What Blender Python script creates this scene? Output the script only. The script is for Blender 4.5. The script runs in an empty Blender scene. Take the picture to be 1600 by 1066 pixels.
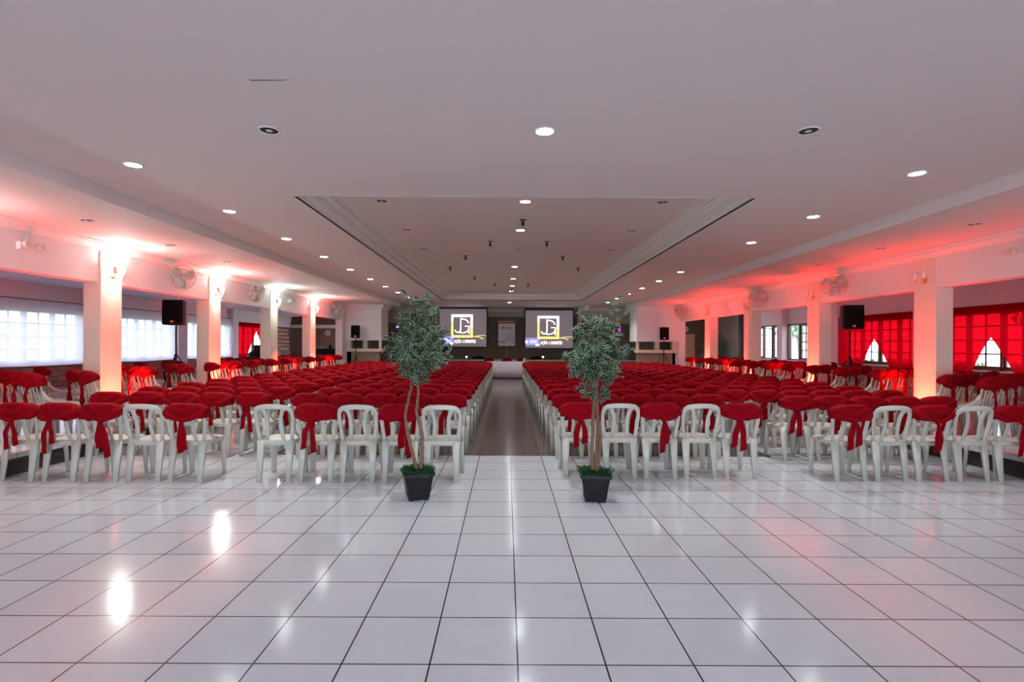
import bpy, math, random
from mathutils import Vector, Matrix, Euler
PI = math.pi
R = math.radians
SC = bpy.context.scene
COL = SC.collection
random.seed(7)

# ------------------------------------------------------------------ camera
cam_d = bpy.data.cameras.new('camera')
cam = bpy.data.objects.new('camera', cam_d)
COL.objects.link(cam)
cam_d.sensor_fit = 'HORIZONTAL'
cam_d.sensor_width = 36.0
cam_d.lens = 18.0                       # 800 px on the 1600 px frame
cam_d.shift_x = 9.0 / 1600.0
cam_d.shift_y = 6.0 / 1600.0
cam_d.clip_start = 0.05
cam_d.clip_end = 300
cam.matrix_world = Matrix.Translation((0, 0, 1.5)) @ Matrix.Rotation(R(90), 4, 'X') @ Matrix.Rotation(0.0045, 4, 'Z')
SC.camera = cam

# ------------------------------------------------------------------ view
SC.view_settings.view_transform = 'Standard'
SC.view_settings.look = 'None'
SC.view_settings.exposure = 0.97
SC.view_settings.gamma = 1.0
SC.view_settings.use_curve_mapping = False
SC.cycles.use_denoising = True
SC.cycles.max_bounces = 8
SC.cycles.diffuse_bounces = 4
SC.cycles.glossy_bounces = 4
SC.cycles.transmission_bounces = 6
SC.cycles.transparent_max_bounces = 12
SC.cycles.sample_clamp_indirect = 6.0
SC.cycles.caustics_reflective = False
SC.cycles.caustics_refractive = False

# ------------------------------------------------------------------ world
W = bpy.data.worlds.new('overcast_sky')
SC.world = W
W.use_nodes = True
bg = W.node_tree.nodes['Background']
bg.inputs[0].default_value = (0.69, 0.83, 1.0, 1)
bg.inputs[1].default_value = 4.3

# ------------------------------------------------------------------ room figures (metres)
ZP = 0.255            # platform height
ZS, ZM, ZT = 3.11, 3.27, 3.52     # side, main and tray ceilings
XL, XR = -6.5, 7.0    # aisle faces of the pillars
OL, OR = -12.6, 11.8  # outer walls
SL, SR = -4.55, 5.14  # ceiling steps
YB = -5.0             # wall behind the camera
PIL_L = [5.2, 8.2, 11.2, 14.1, 17.0, 20.3]
PIL_R = [5.24, 8.34, 11.46, 14.6, 17.6, 20.8]
PIL_D, PIL_W = 0.45, 0.27
ZL = 2.475            # underside of the beams
WIN_Z0, WIN_Z1 = 0.92, 2.42

def lamp(name, kind, loc, energy, color=(1, 1, 1), **kw):
    d = bpy.data.lights.new(name, kind)
    d.energy = energy
    d.color = color
    for k, v in kw.items():
        if k not in ('rot',):
            setattr(d, k, v)
    o = bpy.data.objects.new(name, d)
    o.location = loc
    if 'rot' in kw:
        o.rotation_euler = kw['rot']
    COL.objects.link(o)
    return o

def aim(o, target):
    d = Vector(target) - o.location
    o.rotation_euler = d.to_track_quat('-Z', 'Y').to_euler()

WIN_L = [(10.0, 15.2, 'blind'), (15.75, 19.35, 'blind'), (19.9, 23.2, 'blind'), (23.7, 27.5, 'curtain')]
WIN_R = [(10.35, 14.1, 'curtain'), (14.6, 17.9, 'curtain'), (18.3, 21.5, 'open'), (21.95, 25.2, 'open')]
# daylight comes in through the windows: portals guide the sky light
for (a, b, k) in WIN_L:
    o = lamp('daylight_window', 'AREA', (OL - 0.25, (a + b) / 2, (WIN_Z0 + WIN_Z1) / 2), 1, shape='RECTANGLE', size=WIN_Z1 - WIN_Z0, size_y=b - a)
    o.rotation_euler = (0, R(-90), 0)
    o.data.cycles.is_portal = True
for (a, b, k) in WIN_R:
    o = lamp('daylight_window', 'AREA', (OR + 0.25, (a + b) / 2, (WIN_Z0 + WIN_Z1) / 2), 1, shape='RECTANGLE', size=WIN_Z1 - WIN_Z0, size_y=b - a)
    o.rotation_euler = (0, R(90), 0)
    o.data.cycles.is_portal = True
# the open glazed front of the hall behind the camera
o = lamp('daylight_front', 'AREA', (0, YB - 0.3, 1.5), 1, shape='RECTANGLE', size=11.0, size_y=2.6)
o.rotation_euler = (R(90), 0, 0)
o.data.cycles.is_portal = True

# ------------------------------------------------------------------ materials
def mat(name, color, rough=0.5, metal=0.0, spec=0.5, emit=None, es=0.0, noise=None, bump=None, sheen=0.0, coat=0.0):
    m = bpy.data.materials.new(name)
    m.use_nodes = True
    nt = m.node_tree
    b = nt.nodes['Principled BSDF']
    b.inputs['Base Color'].default_value = (*color, 1)
    b.inputs['Roughness'].default_value = rough
    b.inputs['Metallic'].default_value = metal
    b.inputs['Specular IOR Level'].default_value = spec
    if sheen:
        b.inputs['Sheen Weight'].default_value = sheen
    if coat:
        b.inputs['Coat Weight'].default_value = coat
    if emit:
        b.inputs['Emission Color'].default_value = (*emit, 1)
        b.inputs['Emission Strength'].default_value = es
    tc = None
    if noise:
        sc, amt = noise
        tc = nt.nodes.new('ShaderNodeTexCoord')
        n = nt.nodes.new('ShaderNodeTexNoise')
        n.inputs['Scale'].default_value = sc
        n.inputs['Detail'].default_value = 4
        nt.links.new(tc.outputs['Object'], n.inputs['Vector'])
        mx = nt.nodes.new('ShaderNodeMixRGB')
        mx.blend_type = 'MIX'
        mx.inputs[1].default_value = (*color, 1)
        mx.inputs[2].default_value = (*[c * amt for c in color], 1)
        nt.links.new(n.outputs['Fac'], mx.inputs[0])
        nt.links.new(mx.outputs[0], b.inputs['Base Color'])
    if bump:
        sc, st = bump
        tc = tc or nt.nodes.new('ShaderNodeTexCoord')
        n = nt.nodes.new('ShaderNodeTexNoise')
        n.inputs['Scale'].default_value = sc
        n.inputs['Detail'].default_value = 3
        nt.links.new(tc.outputs['Object'], n.inputs['Vector'])
        bp = nt.nodes.new('ShaderNodeBump')
        bp.inputs['Strength'].default_value = st
        bp.inputs['Distance'].default_value = 0.01
        nt.links.new(n.outputs['Fac'], bp.inputs['Height'])
        nt.links.new(bp.outputs['Normal'], b.inputs['Normal'])
    return m

def swizzle(nt, axes, off=(0, 0)):
    """object coordinates with the two named axes as x, y"""
    tc = nt.nodes.new('ShaderNodeTexCoord')
    sp = nt.nodes.new('ShaderNodeSeparateXYZ')
    cb = nt.nodes.new('ShaderNodeCombineXYZ')
    nt.links.new(tc.outputs['Object'], sp.inputs[0])
    for i, a in enumerate(axes):
        ad = nt.nodes.new('ShaderNodeMath')
        ad.operation = 'ADD'
        ad.inputs[1].default_value = off[i]
        nt.links.new(sp.outputs['XYZ'.index(a)], ad.inputs[0])
        nt.links.new(ad.outputs[0], cb.inputs[i])
    return cb, tc

def brick(name, axes, c1, c2, mortar, bw, bh, ms, rough=0.8, off=(0, 0), offset=0.5, bumpy=0.4, rn=None, spec=0.5):
    m = bpy.data.materials.new(name)
    m.use_nodes = True
    nt = m.node_tree
    b = nt.nodes['Principled BSDF']
    cb, tc = swizzle(nt, axes, off)
    br = nt.nodes.new('ShaderNodeTexBrick')
    br.offset = offset
    br.inputs['Color1'].default_value = (*c1, 1)
    br.inputs['Color2'].default_value = (*c2, 1)
    br.inputs['Mortar'].default_value = (*mortar, 1)
    br.inputs['Scale'].default_value = 1.0
    br.inputs['Mortar Size'].default_value = ms
    br.inputs['Mortar Smooth'].default_value = 0.05
    br.inputs['Brick Width'].default_value = bw
    br.inputs['Row Height'].default_value = bh
    nt.links.new(cb.outputs[0], br.inputs['Vector'])
    n = nt.nodes.new('ShaderNodeTexNoise')
    n.inputs['Scale'].default_value = 7
    n.inputs['Detail'].default_value = 8
    n.inputs['Roughness'].default_value = 0.7
    nt.links.new(tc.outputs['Object'], n.inputs['Vector'])
    mx = nt.nodes.new('ShaderNodeMixRGB')
    mx.blend_type = 'MULTIPLY'
    mx.inputs[0].default_value = 0.25 if rn is None else rn
    nt.links.new(br.outputs['Color'], mx.inputs[1])
    nt.links.new(n.outputs['Fac'], mx.inputs[2])
    nt.links.new(mx.outputs[0], b.inputs['Base Color'])
    b.inputs['Roughness'].default_value = rough
    b.inputs['Specular IOR Level'].default_value = spec
    if bumpy:
        bp = nt.nodes.new('ShaderNodeBump')
        bp.inputs['Strength'].default_value = bumpy
        bp.inputs['Distance'].default_value = 0.01
        bp.invert = True
        nt.links.new(br.outputs['Fac'], bp.inputs['Height'])
        nt.links.new(bp.outputs['Normal'], b.inputs['Normal'])
    return m

def cloth_mat(name, color, trans, tcolor=None, rough=0.8):
    m = bpy.data.materials.new(name)
    m.use_nodes = True
    nt = m.node_tree
    nt.nodes.remove(nt.nodes['Principled BSDF'])
    out = nt.nodes['Material Output']
    d = nt.nodes.new('ShaderNodeBsdfDiffuse')
    d.inputs[0].default_value = (*color, 1)
    t = nt.nodes.new('ShaderNodeBsdfTranslucent')
    t.inputs[0].default_value = (*(tcolor or color), 1)
    mx = nt.nodes.new('ShaderNodeMixShader')
    mx.inputs[0].default_value = trans
    nt.links.new(d.outputs[0], mx.inputs[1])
    nt.links.new(t.outputs[0], mx.inputs[2])
    nt.links.new(mx.outputs[0], out.inputs['Surface'])
    return m

def sheer_mat(name, color, trans, see):
    """translucent cloth that also lets some light straight through its weave"""
    m = cloth_mat(name, color, trans)
    nt = m.node_tree
    out = nt.nodes['Material Output']
    src = out.inputs['Surface'].links[0].from_socket
    tr = nt.nodes.new('ShaderNodeBsdfTransparent')
    tr.inputs[0].default_value = (*color, 1)
    mx = nt.nodes.new('ShaderNodeMixShader')
    mx.inputs[0].default_value = see
    nt.links.new(src, mx.inputs[1])
    nt.links.new(tr.outputs[0], mx.inputs[2])
    nt.links.new(mx.outputs[0], out.inputs['Surface'])
    return m

def glass_mat(name):
    m = bpy.data.materials.new(name)
    m.use_nodes = True
    nt = m.node_tree
    nt.nodes.remove(nt.nodes['Principled BSDF'])
    out = nt.nodes['Material Output']
    t = nt.nodes.new('ShaderNodeBsdfTransparent')
    t.inputs[0].default_value = (0.93, 0.96, 0.95, 1)
    g = nt.nodes.new('ShaderNodeBsdfGlossy')
    g.inputs['Roughness'].default_value = 0.02
    mx = nt.nodes.new('ShaderNodeMixShader')
    mx.inputs[0].default_value = 0.06
    nt.links.new(t.outputs[0], mx.inputs[1])
    nt.links.new(g.outputs[0], mx.inputs[2])
    nt.links.new(mx.outputs[0], out.inputs['Surface'])
    return m

M = {}
M['ceiling'] = mat('ceiling_paint', (0.82, 0.70, 0.69), 0.75, noise=(0.6, 0.95), bump=(3, 0.05))  # white ceiling tinted pink in its colour to imitate red bounce light
M['wall'] = mat('white_wall_paint', (0.80, 0.77, 0.77), 0.7, bump=(20, 0.05))
M['annex'] = mat('annex_wall_paint', (0.70, 0.52, 0.54), 0.75, bump=(20, 0.05))  # pinkish white, pushed pinker to imitate red light bounced onto these walls
M['cream'] = mat('cream_pillar_paint', (0.82, 0.73, 0.60), 0.65, bump=(20, 0.05))
M['mould'] = mat('plaster_moulding', (0.78, 0.74, 0.72), 0.6)
M['tile'] = brick('white_floor_tile', 'XY', (0.66, 0.66, 0.68), (0.62, 0.62, 0.65), (0.035, 0.03, 0.032), 0.4133, 0.4133, 0.0042, rough=0.13,
                  off=(-0.0607 + 0.4133 * 40, -2.40 + 0.4133 * 40), offset=0.0, bumpy=0.0, rn=0.12)
M['plat_tile'] = brick('platform_floor_tile', 'XY', (0.62, 0.59, 0.58), (0.58, 0.55, 0.55), (0.10, 0.08, 0.08), 0.4133, 0.4133, 0.004, rough=0.15, offset=0.0, bumpy=0.0, rn=0.2)
M['dark_floor'] = brick('brown_dance_floor', 'XY', (0.19, 0.135, 0.12), (0.14, 0.10, 0.092), (0.05, 0.035, 0.03), 0.23, 0.115, 0.004, rough=0.16, offset=0.5, bumpy=0.0, rn=0.4)
M['brick_side'] = brick('brown_brick_side', 'YZ', (0.42, 0.17, 0.12), (0.32, 0.12, 0.085), (0.10, 0.06, 0.05), 0.36, 0.14, 0.008)
M['brick_end'] = brick('brown_brick_end', 'XZ', (0.26, 0.09, 0.055), (0.17, 0.06, 0.04), (0.08, 0.05, 0.045), 0.26, 0.09, 0.008)
M['orange_brick'] = brick('orange_brick_end', 'XZ', (0.66, 0.22, 0.12), (0.52, 0.16, 0.09), (0.2, 0.12, 0.09), 0.24, 0.10, 0.012)
M['riser'] = brick('dark_brick_riser', 'YZ', (0.05, 0.03, 0.025), (0.035, 0.02, 0.018), (0.02, 0.012, 0.01), 0.24, 0.07, 0.006, rough=0.6)
M['stone'] = mat('tan_stone', (0.33, 0.25, 0.17), 0.9, noise=(9, 0.45), bump=(12, 0.7))
M['olive'] = mat('olive_brown_plaster', (0.20, 0.165, 0.11), 0.85, noise=(5, 0.7), bump=(25, 0.5))
M['beige'] = mat('beige_paint', (0.50, 0.44, 0.33), 0.8)
M['plastic'] = mat('white_chair_plastic', (0.56, 0.53, 0.46), 0.35, noise=(11, 0.82))
M['red'] = mat('red_sash_fabric', (0.27, 0.0006, 0.006), 0.8, sheen=0.0, spec=0.08, noise=(30, 0.8), bump=(60, 0.12))
M['curtain'] = sheer_mat('red_curtain_cloth', (0.55, 0.002, 0.008), 0.55, 0.22)
M['blind'] = sheer_mat('white_blind_cloth', (0.80, 0.75, 0.84), 0.60, 0.16)
M['wood'] = mat('dark_brown_wood', (0.11, 0.045, 0.025), 0.5, noise=(12, 0.6))
M['wframe'] = mat('white_painted_wood', (0.62, 0.52, 0.55), 0.5)
M['glass'] = glass_mat('window_glass')
M['black'] = mat('black_plastic', (0.010, 0.010, 0.011), 0.55, spec=0.25)
M['grille'] = mat('black_speaker_grille', (0.006, 0.006, 0.007), 0.9, spec=0.1, bump=(300, 0.5))
M['orange'] = mat('orange_badge', (0.8, 0.12, 0.02), 0.5)
M['chrome'] = mat('chrome', (0.7, 0.7, 0.7), 0.25, metal=1.0)
M['brass'] = mat('brass', (0.75, 0.55, 0.25), 0.3, metal=1.0)
M['fan'] = mat('cream_fan_plastic', (0.70, 0.64, 0.56), 0.45)
M['fanw'] = mat('pale_wire', (0.55, 0.5, 0.46), 0.4)
M['hole'] = mat('dark_lamp_recess', (0.02, 0.015, 0.012), 0.6)
M['lampw'] = mat('white_lamp_ring', (0.8, 0.8, 0.8), 0.4)
M['lit'] = mat('lit_lamp_face', (1, 1, 1), 0.5, emit=(0.93, 1.0, 1.0), es=28.0)
M['bulb'] = mat('lit_bulb', (1, 1, 1), 0.5, emit=(0.95, 1.0, 0.93), es=12.0)
M['frost'] = mat('frosted_glass_shade', (0.75, 0.68, 0.60), 0.3)
M['screen'] = mat('projection_screen', (0.42, 0.38, 0.40), 0.8, emit=(0.62, 0.53, 0.58), es=0.06)
M['p_white'] = mat('projected_white', (0.5, 0.5, 0.5), 0.8, emit=(1, 1, 1), es=1.1)
M['p_yellow'] = mat('projected_yellow', (0.5, 0.5, 0.5), 0.8, emit=(1.0, 0.62, 0.12), es=0.9)
M['p_blue'] = mat('projected_blue', (0.5, 0.5, 0.5), 0.8, emit=(0.20, 0.20, 0.85), es=0.65)
M['banner'] = mat('banner_vinyl', (0.60, 0.58, 0.58), 0.5)
M['b_red'] = mat('banner_red', (0.40, 0.005, 0.02), 0.5)
M['b_grey'] = mat('banner_grey', (0.22, 0.22, 0.24), 0.5)
M['cloth'] = mat('white_tablecloth', (0.68, 0.62, 0.68), 0.8, bump=(40, 0.1))
M['bark'] = mat('ficus_bark', (0.25, 0.135, 0.075), 0.8, noise=(40, 0.5), bump=(60, 0.5))
M['pot'] = mat('black_pot', (0.008, 0.008, 0.009), 0.4, spec=0.3)
M['turf'] = mat('dark_green_turf', (0.015, 0.11, 0.025), 0.6, noise=(60, 0.4))
M['palm'] = mat('dark_palm_leaf', (0.03, 0.09, 0.05), 0.4)
M['bush'] = mat('garden_leaf', (0.16, 0.26, 0.09), 0.6, noise=(3, 0.5))
M['lawn'] = mat('garden_lawn', (0.26, 0.32, 0.20), 0.9, noise=(1.5, 0.7))
M['terrace'] = mat('pale_terrace_paving', (0.62, 0.62, 0.62), 0.8, noise=(2, 0.8))  # for the added reflecting ground behind the camera
M['trunk'] = mat('pale_trunk', (0.45, 0.42, 0.38), 0.9, noise=(8, 0.6))
M['stage'] = mat('stage_boards', (0.16, 0.13, 0.10), 0.5, noise=(6, 0.7))
M['purple'] = mat('magenta_lens', (0.1, 0.0, 0.1), 0.4, emit=(0.6, 0.02, 0.65), es=1.0)
M['bluel'] = mat('blue_lens', (0.02, 0.02, 0.2), 0.4, emit=(0.12, 0.12, 1.0), es=3.0)
M['amber'] = mat('amber_led', (0.6, 0.2, 0.02), 0.4, emit=(1.0, 0.30, 0.02), es=12.0)
M['roof'] = mat('white_roof_sheet', (0.74, 0.68, 0.76), 0.6)
M['ledge'] = mat('cream_ledge', (0.68, 0.60, 0.46), 0.6)
M['crack'] = mat('ceiling_crack', (0.12, 0.10, 0.10), 0.9)
M['paper'] = mat('white_ceramic', (0.8, 0.8, 0.8), 0.3)

# variegated leaf: pale margin, dark green middle (pattern carried by the 'margin' attribute)
def leaf_mat():
    m = bpy.data.materials.new('variegated_leaf')
    m.use_nodes = True
    nt = m.node_tree
    b = nt.nodes['Principled BSDF']
    a = nt.nodes.new('ShaderNodeAttribute')
    a.attribute_name = 'margin'
    rp = nt.nodes.new('ShaderNodeValToRGB')
    rp.color_ramp.elements[0].position = 0.42
    rp.color_ramp.elements[0].color = (0.010, 0.050, 0.020, 1)
    rp.color_ramp.elements[1].position = 0.62
    rp.color_ramp.elements[1].color = (0.62, 0.66, 0.48, 1)
    nt.links.new(a.outputs['Fac'], rp.inputs[0])
    nt.links.new(rp.outputs[0], b.inputs['Base Color'])
    b.inputs['Roughness'].default_value = 0.5
    b.inputs['Specular IOR Level'].default_value = 0.3
    return m
M['leaf'] = leaf_mat()

# ------------------------------------------------------------------ mesh helper
class MB:
    def __init__(s):
        s.v = []; s.f = []; s.mi = []; s.sm = []; s.attr = None
    def add(s, vs, fs, mi=0, smooth=False):
        b = len(s.v)
        s.v += [tuple(p) for p in vs]
        s.f += [tuple(i + b for i in f) for f in fs]
        s.mi += [mi] * len(fs)
        s.sm += [smooth] * len(fs)
    def box(s, x0, x1, y0, y1, z0, z1, mi=0):
        x0, x1 = min(x0, x1), max(x0, x1); y0, y1 = min(y0, y1), max(y0, y1); z0, z1 = min(z0, z1), max(z0, z1)
        vs = [(x0, y0, z0), (x1, y0, z0), (x1, y1, z0), (x0, y1, z0), (x0, y0, z1), (x1, y0, z1), (x1, y1, z1), (x0, y1, z1)]
        s.add(vs, [(0, 3, 2, 1), (4, 5, 6, 7), (0, 1, 5, 4), (1, 2, 6, 5), (2, 3, 7, 6), (3, 0, 4, 7)], mi)
    def rings(s, rings, mi=0, caps=True, smooth=True, closed=False):
        n = len(rings[0]); vs = [p for r in rings for p in r]; fs = []
        m = len(rings)
        for i in range(m - (0 if closed else 1)):
            for j in range(n):
                a = i * n + j; b = i * n + (j + 1) % n
                c = ((i + 1) % m) * n + (j + 1) % n; d = ((i + 1) % m) * n + j
                fs.append((a, b, c, d))
        s.add(vs, fs, mi, smooth)
        if caps and not closed:
            b = len(s.v) - len(vs)
            s.f.append(tuple(b + j for j in reversed(range(n)))); s.mi.append(mi); s.sm.append(False)
            s.f.append(tuple(b + (m - 1) * n + j for j in range(n))); s.mi.append(mi); s.sm.append(False)
    def sweep(s, path, w, t, up, mi=0, n=8, smooth=True, closed=False):
        """rounded-rectangular bar along a path; w across, t along 'up' (callable, list or number)"""
        P = [Vector(p) for p in path]; m = len(P); rs = []
        for i, p in enumerate(P):
            if closed:
                tn = (P[(i + 1) % m] - P[i - 1])
            else:
                tn = (P[min(i + 1, m - 1)] - P[max(i - 1, 0)])
            tn.normalize()
            u = Vector(up[i] if isinstance(up, list) else up)
            u = (u - tn * u.dot(tn)).normalized()
            sd = tn.cross(u)
            ww = (w[i] if isinstance(w, (list, tuple)) else w) / 2
            tt = (t[i] if isinstance(t, (list, tuple)) else t) / 2
            ring = []
            for k in range(n):
                a = 2 * PI * (k + 0.5) / n
                c, q = math.cos(a), math.sin(a)
                e = 0.45
                cx = math.copysign(abs(c) ** e, c); cy = math.copysign(abs(q) ** e, q)
                ring.append(p + sd * cx * ww + u * cy * tt)
            rs.append(ring)
        s.rings(rs, mi, True, smooth, closed)
    def tube(s, path, r, mi=0, n=8, smooth=True, closed=False):
        P = [Vector(p) for p in path]; m = len(P); rs = []
        t0 = (P[1] - P[0]).normalized()
        u = Vector((0, 0, 1)) if abs(t0.z) < 0.9 else Vector((1, 0, 0))
        for i, p in enumerate(P):
            tn = (P[(i + 1) % m] - P[i - 1]) if closed else (P[min(i + 1, m - 1)] - P[max(i - 1, 0)])
            tn.normalize()
            u = (u - tn * u.dot(tn)).normalized()
            sd = tn.cross(u)
            rr = r[i] if isinstance(r, (list, tuple)) else r
            rs.append([p + (sd * math.cos(2 * PI * k / n) + u * math.sin(2 * PI * k / n)) * rr for k in range(n)])
        s.rings(rs, mi, True, smooth, closed)
    def lathe(s, prof, c=(0, 0, 0), axis='Z', n=20, mi=0, smooth=True, caps=True):
        rs = []
        for (r, h) in prof:
            ring = []
            for k in range(n):
                a = 2 * PI * k / n
                x, y = r * math.cos(a), r * math.sin(a)
                p = (x, y, h) if axis == 'Z' else ((h, x, y) if axis == 'X' else (y, h, x))
                ring.append((p[0] + c[0], p[1] + c[1], p[2] + c[2]))
            rs.append(ring)
        s.rings(rs, mi, caps, smooth)
    def xform(s, mtx, start=0):
        s.v = s.v[:start] + [tuple(mtx @ Vector(p)) for p in s.v[start:]]
    def mesh(s, name, mats):
        me = bpy.data.meshes.new(name)
        me.from_pydata(s.v, [], s.f)
        for m in (mats if isinstance(mats, (list, tuple)) else [mats]):
            me.materials.append(m)
        me.polygons.foreach_set('material_index', s.mi)
        me.polygons.foreach_set('use_smooth', s.sm)
        if s.attr is not None:
            at = me.attributes.new('margin', 'FLOAT', 'POINT')
            at.data.foreach_set('value', s.attr)
        me.update()
        return me
    def build(s, name, mats, parent=None, loc=(0, 0, 0), rot=None):
        o = bpy.data.objects.new(name, s.mesh(name, mats))
        COL.objects.link(o)
        o.location = loc
        if rot: o.rotation_euler = rot
        if parent: o.parent = parent
        return o

def tag(o, label=None, cat=None, group=None, kind=None):
    if label: o['label'] = label
    if cat: o['category'] = cat
    if group: o['group'] = group
    if kind: o['kind'] = kind
    return o

def thing(name, label, cat, loc=(0, 0, 0), rz=0.0, group=None):
    o = bpy.data.objects.new(name, None)
    o.empty_display_size = 0.1
    COL.objects.link(o)
    o.location = loc
    o.rotation_euler = (0, 0, rz)
    return tag(o, label, cat, group)

def struct(name, mb, mats, parent=None):
    o = mb.build(name, mats, parent)
    if parent is None: o['kind'] = 'structure'
    return o

def copy_tree(o, parent=None):
    c = o.copy(); COL.objects.link(c)
    if parent is not None: c.parent = parent
    for ch in list(o.children): copy_tree(ch, c)
    return c

ORD = ['zeroth', 'first', 'second', 'third', 'fourth', 'fifth', 'sixth', 'seventh', 'eighth', 'ninth', 'tenth', 'eleventh', 'twelfth',
       'thirteenth', 'fourteenth', 'fifteenth', 'sixteenth', 'seventeenth', 'eighteenth', 'nineteenth', 'twentieth']

# =================================================================== STRUCTURE
DX0, DX1, DY0 = -3.17, 3.60, 6.92          # brown dance floor
m = MB()
m.box(-5.57, 5.90, YB, DY0, -0.1, 0)
m.box(-5.57, DX0, DY0, 25.5, -0.1, 0)
m.box(DX1, 5.90, DY0, 25.5, -0.1, 0)
struct('floor', m, M['tile'])
m = MB(); m.box(DX0, DX1, DY0, 25.5, -0.1, 0.0)
struct('floor_dance', m, M['dark_floor'])
for side, e, ov, out in (('left', -5.57, -5.52, OL), ('right', 5.90, 5.85, OR)):
    m = MB(); m.box(e, out, YB, 30, 0.198, ZP)
    m.box(e, ov, YB, 30, 0.198, ZP)
    struct('floor_platform_' + side, m, M['plat_tile'])
    m = MB(); m.box(e, e + (-0.15 if e < 0 else 0.15), YB, 30, -0.1, 0.198)
    struct('trim_riser_' + side, m, M['riser'])

# ceilings
TX0, TX1, TY0, TY1 = -2.55, 2.98, 6.13, 20.4
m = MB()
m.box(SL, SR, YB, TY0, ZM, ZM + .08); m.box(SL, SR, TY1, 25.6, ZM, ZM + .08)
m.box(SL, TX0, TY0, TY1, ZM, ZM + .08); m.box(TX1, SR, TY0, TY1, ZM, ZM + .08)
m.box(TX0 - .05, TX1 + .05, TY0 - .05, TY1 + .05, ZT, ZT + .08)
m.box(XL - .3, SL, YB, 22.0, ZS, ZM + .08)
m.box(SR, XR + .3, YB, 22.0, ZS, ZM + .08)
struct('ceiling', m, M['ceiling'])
# stepped plaster cove round the tray
def ring_profile(x0, x1, y0, y1, prof):
    mb = MB(); rs = []
    for (d, z) in prof:
        rs.append([(x0 + d, y0 + d, z), (x1 - d, y0 + d, z), (x1 - d, y1 - d, z), (x0 + d, y1 - d, z)])
    mb.rings(rs, 0, False, False)
    return mb
pr = [(0, ZM - .004), (-.03, ZM - .004), (-.03, ZM + .03)]
pr = [(0, ZM - .002)]
for i in range(3):
    d0 = 0.115 * i; z0 = ZM + (ZT - ZM) * i / 3
    pr += [(d0, z0 + .022), (d0 + .018, z0 + .026), (d0 + .03, z0 + .05), (d0 + .065, z0 + .068), (d0 + .105, z0 + .073), (d0 + .115, z0 + .083)]
pr += [(.35, ZT)]
struct('trim_1', ring_profile(TX0, TX1, TY0, TY1, pr), M['mould'])
# wall mouldings along both arcades
def wall_moulding(x, sgn, y0, y1, z0, z1, proj=.15):
    pf = [(0, z0 - .012), (.018, z0 - .008), (.018, z0 + .018), (.03, z0 + .024), (.045, z0 + .035), (.07, z0 + .07), (.10, z0 + .088), (.10, z0 + .10), (.125, z0 + .103), (.14, z1 - .02), (proj, z1 - .014), (proj, z1), (0, z1)]
    mb = MB()
    mb.rings([[(x + sgn * d, y0, z) for d, z in pf], [(x + sgn * d, y1, z) for d, z in pf]], 0, True, False)
    return mb
struct('trim_3', wall_moulding(XL - .02, 1, YB, 20.75, 2.985, ZS), M['mould'])
struct('trim_4', wall_moulding(XR + .02, -1, YB, 20.75, 2.955, ZS, .13), M['mould'])

# arcades: beams and pillars
for side, x, sg, ys in (('left', XL, -1, PIL_L), ('right', XR, 1, PIL_R)):
    m = MB()
    m.box(x + sg * .025, x + sg * PIL_W, YB, 22.0, ZL, ZS + .05)
    struct('wall_beam_' + side, m, M['wall'])
    for i, y in enumerate(ys):
        m = MB()
        if i < len(ys) - 1:
            m.box(x, x + sg * (PIL_W + .005), y, y + PIL_D, ZP, 2.98)
        else:
            m.box(x, x + sg * (PIL_W + .005), y, y + 1.7, ZP, 2.98)
        struct('pillar_%s_%d' % (side, i + 1), m, M['cream'] if i < len(ys) - 1 else M['wall'])

# annex roofs: sloping ribbed sheets
for side, xi, xo in (('left', XL - .26, OL - .2), ('right', XR + .26, OR + .2)):
    m = MB()
    zi, zo = 3.40, 3.06
    N = 150; y0, y1 = YB, 30.0; rows = []
    prof = []
    k = y0
    while k < y1:
        prof += [(k, .045), (k + .16, .045), (k + .18, 0), (k + .24, 0), (k + .26, .045)]
        k += .28
    prof = [(min(a, y1), b) for a, b in prof]
    vs = []; fs = []
    for (yy, dz) in prof:
        vs += [(xi, yy, zi + dz), (xo, yy, zo + dz)]
    for i in range(len(prof) - 1):
        fs.append((2 * i, 2 * i + 1, 2 * i + 3, 2 * i + 2))
    m.add(vs, fs)
    m.box(xi, xo, y0, y1, 3.5, 3.56)
    struct('ceiling_annex_' + side, m, M['roof'])

# outer walls with window openings
def outer_wall(side, x, sg, wins, yend, lattice=None):
    m = MB(); b = MB()
    b.box(x, x + sg * .2, YB, yend, 0, WIN_Z0 - .03)
    y = YB
    for (a, c, k) in wins:
        m.box(x, x + sg * .2, y, a, WIN_Z0 - .03, 3.5)
        m.box(x, x + sg * .2, a, c, WIN_Z1, 3.5)
        m.box(x - sg * .1, x + sg * .2, a, c, WIN_Z0 - .03, WIN_Z0)
        y = c
    if lattice:
        m.box(x, x + sg * .2, y, lattice[0], WIN_Z0 - .03, 3.5)
        m.box(x, x + sg * .2, lattice[0], lattice[1], 2.45, 3.5)
        y = lattice[1]
    m.box(x, x + sg * .2, y, yend, WIN_Z0 - .03, 3.5)
    for (a, c), (a2, c2) in zip([w[:2] for w in wins[:-1]], [w[:2] for w in wins[1:]]):
        m.box(x, x - sg * .22, c + .02, a2 - .02, ZP, 3.1)       # pilaster
    struct('wall_' + side, m, M['annex'])
    struct('wall_base_' + side, b, M['brick_side'])
outer_wall('left', OL, -1, WIN_L, 30, (28.1, 29.9))
outer_wall('right', OR, 1, WIN_R, 30)
m = MB(); m.box(OR, OR - .05, 26.0, 30, ZP, 3.2); m.box(OR, OR - .25, 25.5, 25.95, ZP, 3.1)
struct('trim_9', m, M['wood'])
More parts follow.
